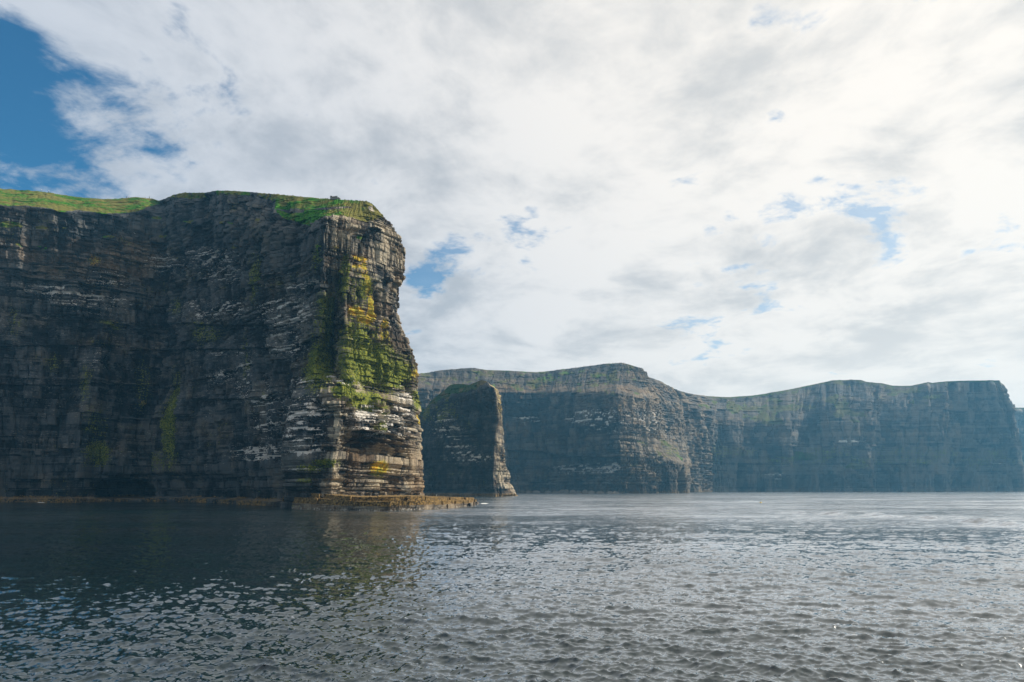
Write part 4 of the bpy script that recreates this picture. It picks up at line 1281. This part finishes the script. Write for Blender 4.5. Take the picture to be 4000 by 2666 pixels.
gl.inputs['Color'].default_value = (0.97, 0.98, 1.0, 1)
t.put(gl.inputs['Roughness'], rgh)
t.put(gl.inputs['Normal'], nn)
fr0 = t.node('ShaderNodeFresnel')
fr0.inputs['IOR'].default_value = 1.333
t.put(fr0.inputs['Normal'], nn)
b.inputs['Specular IOR Level'].default_value = 0.0
n_w = t.noise(t.vmath('MULTIPLY', pos, (0.10, 0.42, 0.0)), 1.0, 5.0, 0.65, 0.6)
wl_ = t.math('SUBTRACT', 1.0, t.math('MULTIPLY', t.math('MULTIPLY', far, 0.55), t.ramp(n_w, 0.50, 0.66)))
mixs = t.node('ShaderNodeMixShader')
t.put(mixs.inputs[0], t.math('MULTIPLY', t.math('MULTIPLY', t.math('MULTIPLY', t.math('MINIMUM', t.math('MULTIPLY', t.math('POWER', fr0.outputs[0], 0.82), 1.65), 0.92), t.math('ADD', 0.80, t.math('MULTIPLY', t.ramp(gustn, 0.3, 0.7), 0.25))), wl_), t.math('SUBTRACT', 1.0, fm), clamp=True))
t.l.new(b.outputs[0], mixs.inputs[1])
t.l.new(gl.outputs[0], mixs.inputs[2])
t.l.new(mixs.outputs[0], out.inputs[0])
M_SEA = m
sea = mesh_obj('sea', np.stack([Xs, Ys, Zs], -1).reshape(-1, 3), q, M_SEA, None, {'foam': foam.ravel()}, smooth=True)
tag(sea, 'choppy dark green sea, silvery where it mirrors the cloud', 'sea', kind='structure')

# ================================================================== SMALL THINGS
def surface_z(L, px_, frac_up=None):
    """crest point of a loft nearest to a photo column"""
    cx, cy = L.px[-1], L.py[-1]
    i = int(np.argmin(np.abs(cx - px_)))
    return Vector((float(L.X[-1, i]), float(L.Y[-1, i]), float(L.Z[-1, i])))


def skin_mesh(name, verts, edges, radii, root=0, sub=1):
    me = bpy.data.meshes.new(name)
    me.from_pydata(verts, edges, [])
    o = bpy.data.objects.new(name, me)
    COL.objects.link(o)
    md = o.modifiers.new('skin', 'SKIN')
    for i, r in enumerate(radii):
        me.skin_vertices[0].data[i].radius = r if isinstance(r, tuple) else (r, r)
        me.skin_vertices[0].data[i].use_root = (i == root)
    md.use_smooth_shade = True
    s = o.modifiers.new('sub', 'SUBSURF')
    s.levels = sub
    dg = bpy.context.evaluated_depsgraph_get()
    out_ = bpy.data.meshes.new_from_object(o.evaluated_get(dg))
    bpy.data.objects.remove(o)
    bpy.data.meshes.remove(me)
    out_.name = name
    return out_


def person_material(name, top, legs):
    m, t, b, out = new_mat(name)
    z = t.node('ShaderNodeSeparateXYZ')
    t.l.new(t.node('ShaderNodeTexCoord').outputs['Object'], z.inputs[0])
    c = t.mix(t.math('GREATER_THAN', z.outputs[2], 0.88), legs, top)
    c = t.mix(t.math('GREATER_THAN', z.outputs[2], 1.46), c, (0.42, 0.27, 0.2))
    c = t.mix(t.math('GREATER_THAN', z.outputs[2], 1.63), c, (0.04, 0.028, 0.02))
    t.put(b.inputs['Base Color'], c)
    b.inputs['Roughness'].default_value = 0.85
    return m


pv_ = [(0, 0, .95), (0, 0, 1.15), (0, .01, 1.36), (0, 0, 1.48), (0, -.01, 1.58), (0, -.01, 1.70),
       (.10, 0, .88), (.11, -.02, .50), (.11, .02, .10), (.11, -.12, .04), (-.10, 0, .88), (-.12, .04, .50), (-.13, .08, .10), (-.13, -.06, .04),
       (.19, 0, 1.36), (.24, .03, 1.12), (.22, -.10, .92), (-.19, 0, 1.36), (-.25, .02, 1.12), (-.23, -.08, .92)]
pe_ = [(0, 1), (1, 2), (2, 3), (3, 4), (4, 5), (0, 6), (6, 7), (7, 8), (8, 9), (0, 10), (10, 11), (11, 12), (12, 13), (2, 14), (14, 15), (15, 16), (2, 17), (17, 18), (18, 19)]
pr_ = [(.16, .12), (.15, .11), (.17, .11), .055, .10, .085, .10, .075, .05, .045, .10, .075, .05, .045, .065, .05, .035, .065, .05, .035]
ME_P = skin_mesh('person', pv_, pe_, pr_)
PM = [person_material('clothes_dark', (0.03, 0.035, 0.05), (0.02, 0.022, 0.03)), person_material('clothes_pale', (0.62, 0.60, 0.57), (0.10, 0.11, 0.14)), person_material('clothes_red', (0.30, 0.05, 0.04), (0.03, 0.03, 0.04))]
ME_PS = []
for k in range(3):
    mm = ME_P.copy()
    mm.materials.clear()
    mm.materials.append(PM[k])
    ME_PS.append(mm)


def person(L, px_, k, label, group, sc=1.0):
    o = bpy.data.objects.new('person', ME_PS[k])
    COL.objects.link(o)
    o.location = surface_z(L, px_) + Vector((random.uniform(-0.2, 0.2), 0.15, -0.05))
    o.rotation_euler = (0, 0, random.uniform(0, 6.28))
    o.scale = (sc, sc, sc)
    return tag(o, label, 'person', group)


for px_, k in [(160, 1), (187, 1), (492, 0), (500, 1), (566, 1), (582, 1)]:
    person(HL, px_, k, ('person in dark clothes' if k == 0 else 'person in a pale jacket') + ' on the near cliff skyline, ' + {582: 'first', 566: 'second', 500: 'third', 492: 'fourth', 187: 'fifth', 160: 'sixth'}[px_] + ' from the notch', 'walkers on the near cliff top', random.uniform(0.95, 1.08))
for px_, k in [(2176, 0), (2200, 0), (2250, 2), (2265, 0), (2278, 0), (2286, 0), (2306, 2), (2348, 0), (2360, 0), (2368, 0), (2380, 2), (2393, 0), (2401, 0), (2410, 0), (2416, 2), (2424, 0), (2433, 0), (2442, 0), (2455, 0), (2438, 2), (2488, 0), (2497, 0), (2505, 0)]:
    person(ML, px_, k, 'person in red top and dark trousers on the rounded summit skyline of the middle cliff' if k == 2 else 'dark clothed walker on the rounded summit skyline of the middle cliff', 'walkers along the middle cliff skyline', random.uniform(1.0, 1.15))
for px_ in (3022, 3140, 2910):
    person(FL, px_, 0, 'dark clothed walker on the skyline of the far blue cliff', 'walkers on the far cliff skyline', 1.1)

# gulls and cormorants on the shelf
gv = [(0, .30, .19), (0, .14, .24), (0, -.04, .27), (0, -.16, .36), (0, -.20, .44), (0, -.30, .43), (.05, .02, .14), (.05, .0, .02), (-.05, .02, .14), (-.05, .0, .02)]
ge = [(0, 1), (1, 2), (2, 3), (3, 4), (4, 5), (2, 6), (6, 7), (2, 8), (8, 9)]
gr = [(.03, .015), (.085, .07), (.10, .09), .055, .06, .012, .02, .012, .02, .012]
ME_G = skin_mesh('gull', gv, ge, gr, 2)
fv = [(0, .28, 0), (0, .1, 0), (0, -.1, .0), (0, -.24, .02), (0, -.33, .0), (.22, -.06, .10), (.5, .04, .06), (.68, .16, .02), (-.22, -.06, .10), (-.5, .04, .06), (-.68, .16, .02)]
fe = [(0, 1), (1, 2), (2, 3), (3, 4), (2, 5), (5, 6), (6, 7), (2, 8), (8, 9), (9, 10)]
fr_ = [(.05, .015), .06, .075, .05, .012, (.09, .02), (.07, .014), (.02, .008), (.09, .02), (.07, .014), (.02, .008)]
ME_F = skin_mesh('gull', fv, fe, fr_, 2)


def gull_mat(name, body, back):
    m, t, b, out = new_mat(name)
    z = t.node('ShaderNodeSeparateXYZ')
    t.l.new(t.node('ShaderNodeTexCoord').outputs['Object'], z.inputs[0])
    fac = t.math('MULTIPLY', t.math('GREATER_THAN', z.outputs[2], 0.27), t.math('GREATER_THAN', z.outputs[1], -0.06))
    t.put(b.inputs['Base Color'], t.mix(fac, body, back))
    b.inputs['Roughness'].default_value = 0.8
    return m


MG, MD = gull_mat('gull_feathers', (0.8, 0.8, 0.78), (0.35, 0.37, 0.4)), gull_mat('cormorant_feathers', (0.02, 0.02, 0.022), (0.03, 0.03, 0.03))
ME_G.materials.append(MG)
ME_F.materials.append(MG)
ME_C = ME_G.copy()
ME_C.materials.clear()
ME_C.materials.append(MD)


def down_hit(x, y, objs):
    best = None
    for o in objs:
        inv_ = o.matrix_world.inverted()
        ok_, loc, _, _ = o.ray_cast(inv_ @ Vector((x, y, 60)), Vector((0, 0, -1)))
        if ok_:
            z_ = (o.matrix_world @ loc).z
            best = z_ if best is None else max(best, z_)
    return best


bpy.context.view_layer.update()
plat_objs = [c for c in platform.children]
for px_, Y_, kind in [(1705, 246, 'g'), (1536, 231, 'c'), (1553, 232, 'c'), (1597, 236, 'c'), (1611, 237, 'c')]:
    x_, _, _ = unproj(px_, 1935, Y_)
    z_ = down_hit(float(x_), Y_, plat_objs)
    if z_ is None:
        z_ = 3.5
    o = bpy.data.objects.new('gull' if kind == 'g' else 'cormorant', ME_G if kind == 'g' else ME_C)
    COL.objects.link(o)
    o.location = (float(x_), Y_, z_)
    sc_ = 1.5 if kind == 'g' else 1.7
    o.scale = (sc_, sc_, sc_)
    o.rotation_euler = (0, 0, random.uniform(0, 6.28))
    if kind == 'g':
        tag(o, 'white gull standing on the golden rock shelf right of the dark birds', 'bird')
    else:
        nb = {1536: 'fourth', 1553: 'third', 1597: 'second', 1611: 'first'}[px_]
        tag(o, 'small dark seabird on the golden rock shelf, ' + nb + ' from the white gull', 'bird', 'dark seabirds on the rock shelf')
x_, y_, z_ = unproj(525, 912, 330)
o = bpy.data.objects.new('gull', ME_F)
COL.objects.link(o)
o.location = (float(x_), float(y_), float(z_))
o.rotation_euler = (0.2, 0.3, 0.9)
o.scale = (1.2, 1.2, 1.2)
tag(o, 'white gull gliding with spread wings in front of the dark cliff', 'bird')

# yellow buoy
bxx, byy = on_water(2972, 1966)
buoy = empty('buoy', (bxx, byy, 0.0))
tag(buoy, 'small yellow mooring buoy floating on the bright water', 'buoy')


def lathe(name, prof, mat, parent, n=14):
    V, F = [], []
    for r, z in prof:
        for k in range(n):
            V.append((r * math.cos(2 * math.pi * k / n), r * math.sin(2 * math.pi * k / n), z))
    for j in range(len(prof) - 1):
        for k in range(n):
            F.append((j * n + k, j * n + (k + 1) % n, (j + 1) * n + (k + 1) % n, (j + 1) * n + k))
    F.append(tuple(range(n - 1, -1, -1)))
    F.append(tuple((len(prof) - 1) * n + k for k in range(n)))
    return mesh_obj(name, V, F, mat, parent, smooth=True)


M_YEL = plain('buoy_yellow', (0.72, 0.50, 0.02), 0.45, 0.12)
M_BLK = plain('buoy_dark', (0.03, 0.03, 0.03), 0.6)
lathe('float', [(0.05, -0.35), (0.35, -0.28), (0.48, -0.05), (0.50, 0.12), (0.44, 0.32), (0.28, 0.44), (0.12, 0.50), (0.08, 0.55)], M_YEL, buoy)
lathe('lifting_eye', [(0.05, 0.53), (0.05, 0.66), (0.09, 0.70), (0.09, 0.78), (0.04, 0.82)], M_BLK, buoy, 8)

# broken stone wall on the headland top
wl = surface_z(HL, 1310)
ruin = empty('stone_heap', tuple(wl))
tag(ruin, 'small grey heap of stones on the skyline of the green headland top', 'stones')
M_STONE = plain('grey_stone', (0.22, 0.21, 0.19), 0.9, 0.4, 2.0)
for k, (dx, dzz, w_, h_) in enumerate([(-1.6, 0.0, 0.5, 1.3), (-0.7, 0, 0.55, 0.8), (0.2, 0, 0.6, 0.95), (1.1, 0, 0.55, 0.7), (1.8, 0, 0.45, 0.45), (-0.3, 0.75, 0.6, 0.45), (0.5, 0.85, 0.45, 0.4)]):
    def fn(UV, dx=dx, dzz=dzz, w_=w_, h_=h_):
        return np.stack([dx + (UV[:, 0] - 0.5) * 2 * w_, (UV[:, 1] - 0.5) * 1.2 + 0.3, dzz - 0.25 + (h_ + 0.25) * UV[:, 2]], -1)
    rock_box('stone', fn, (3, 2, 3), M_STONE, ruin, 400 + k, 0.22, lambda P, UV: {})

# boulders along the foot of the middle cliff
M_BOULD = plain('tan_boulder', (0.21, 0.165, 0.12), 0.9, 0.45, 0.35)
bl = [(2064, 1921, 9, 3.2), (2095, 1922, 16, 3.2), (2140, 1923, 13, 2.6), (2172, 1922, 15, 2.6), (2196, 1921, 13, 4.4), (2213, 1921, 9, 5.0), (2240, 1921, 15, 4.0), (2262, 1921, 10, 3.2), (2286, 1921, 12, 4.4), (2310, 1921, 12, 3.2), (2345, 1922, 15, 2.8), (2382, 1922, 13, 2.6), (2405, 1923, 10, 2.4)]
for k, (bx_, by_, w_, h_) in enumerate(bl):
    Yd = float(np.interp(bx_, [2064, 2200, 2310, 2410], [1005, 962, 910, 868]))
    x_, _, _ = unproj(bx_, by_, Yd)
    dep_ = random.uniform(6, 12)
    tl = random.uniform(-0.18, 0.18)
    ww = w_ * Yd / F0

    def fn(UV, ww=ww, h_=h_, tl=tl, dep_=dep_):
        a = (UV[:, 0] - 0.5) * 2 * ww
        tp = 0.75 + 0.25 * np.sin(UV[:, 0] * math.pi)
        return np.stack([a * (1 - 0.2 * UV[:, 2]), (UV[:, 1] - 0.5) * dep_ * (1 - 0.25 * UV[:, 2]), -2.0 + (h_ + 2.0) * UV[:, 2] * tp + tl * a * UV[:, 2]], -1)
    o = rock_box('boulder', fn, (6, 4, 3), M_BOULD, None, 500 + k, 0.9, lambda P, UV: {})
    o.location = (float(x_), Yd, 0)
    ORD = ['first', 'second', 'third', 'fourth', 'fifth', 'sixth', 'seventh', 'eighth', 'ninth', 'tenth', 'eleventh', 'twelfth', 'thirteenth']
    tag(o, ('broad low' if h_ < 3 else 'tall upright' if h_ > 4.2 else 'tilted') + ' tan rock slab at the middle cliff foot, ' + ORD[k] + ' from the sea stack', 'boulder', 'rock slabs along the foot of the middle cliff')

# ================================================================== HAZE
bm = bmesh.new()
bmesh.ops.create_cube(bm, size=1.0)
me = bpy.data.meshes.new('haze')
bm.to_mesh(me)
bm.free()
haze = bpy.data.objects.new('haze', me)
COL.objects.link(haze)
haze.scale = (13000, 13000, 262)
haze.location = (0, 0, 262 / 2 - 6.5)
m = bpy.data.materials.new('haze_air')
m.use_nodes = True
t = NT(m.node_tree)
t.n.clear()
out = t.node('ShaderNodeOutputMaterial')
pvn = t.node('ShaderNodeVolumePrincipled')
pvn.inputs['Color'].default_value = (0.20, 0.58, 0.93, 1)
pvn.inputs['Density'].default_value = 0.00016
pvn.inputs['Anisotropy'].default_value = 0.25
t.l.new(pvn.outputs[0], out.inputs['Volume'])
me.materials.append(m)
tag(haze, 'thin blue sea haze filling the bay', 'haze', kind='stuff')
print('slabs', nslab, 'tris', sum(len(o.data.loops) - 2 * len(o.data.polygons) for o in bpy.data.objects if o.type == 'MESH'))
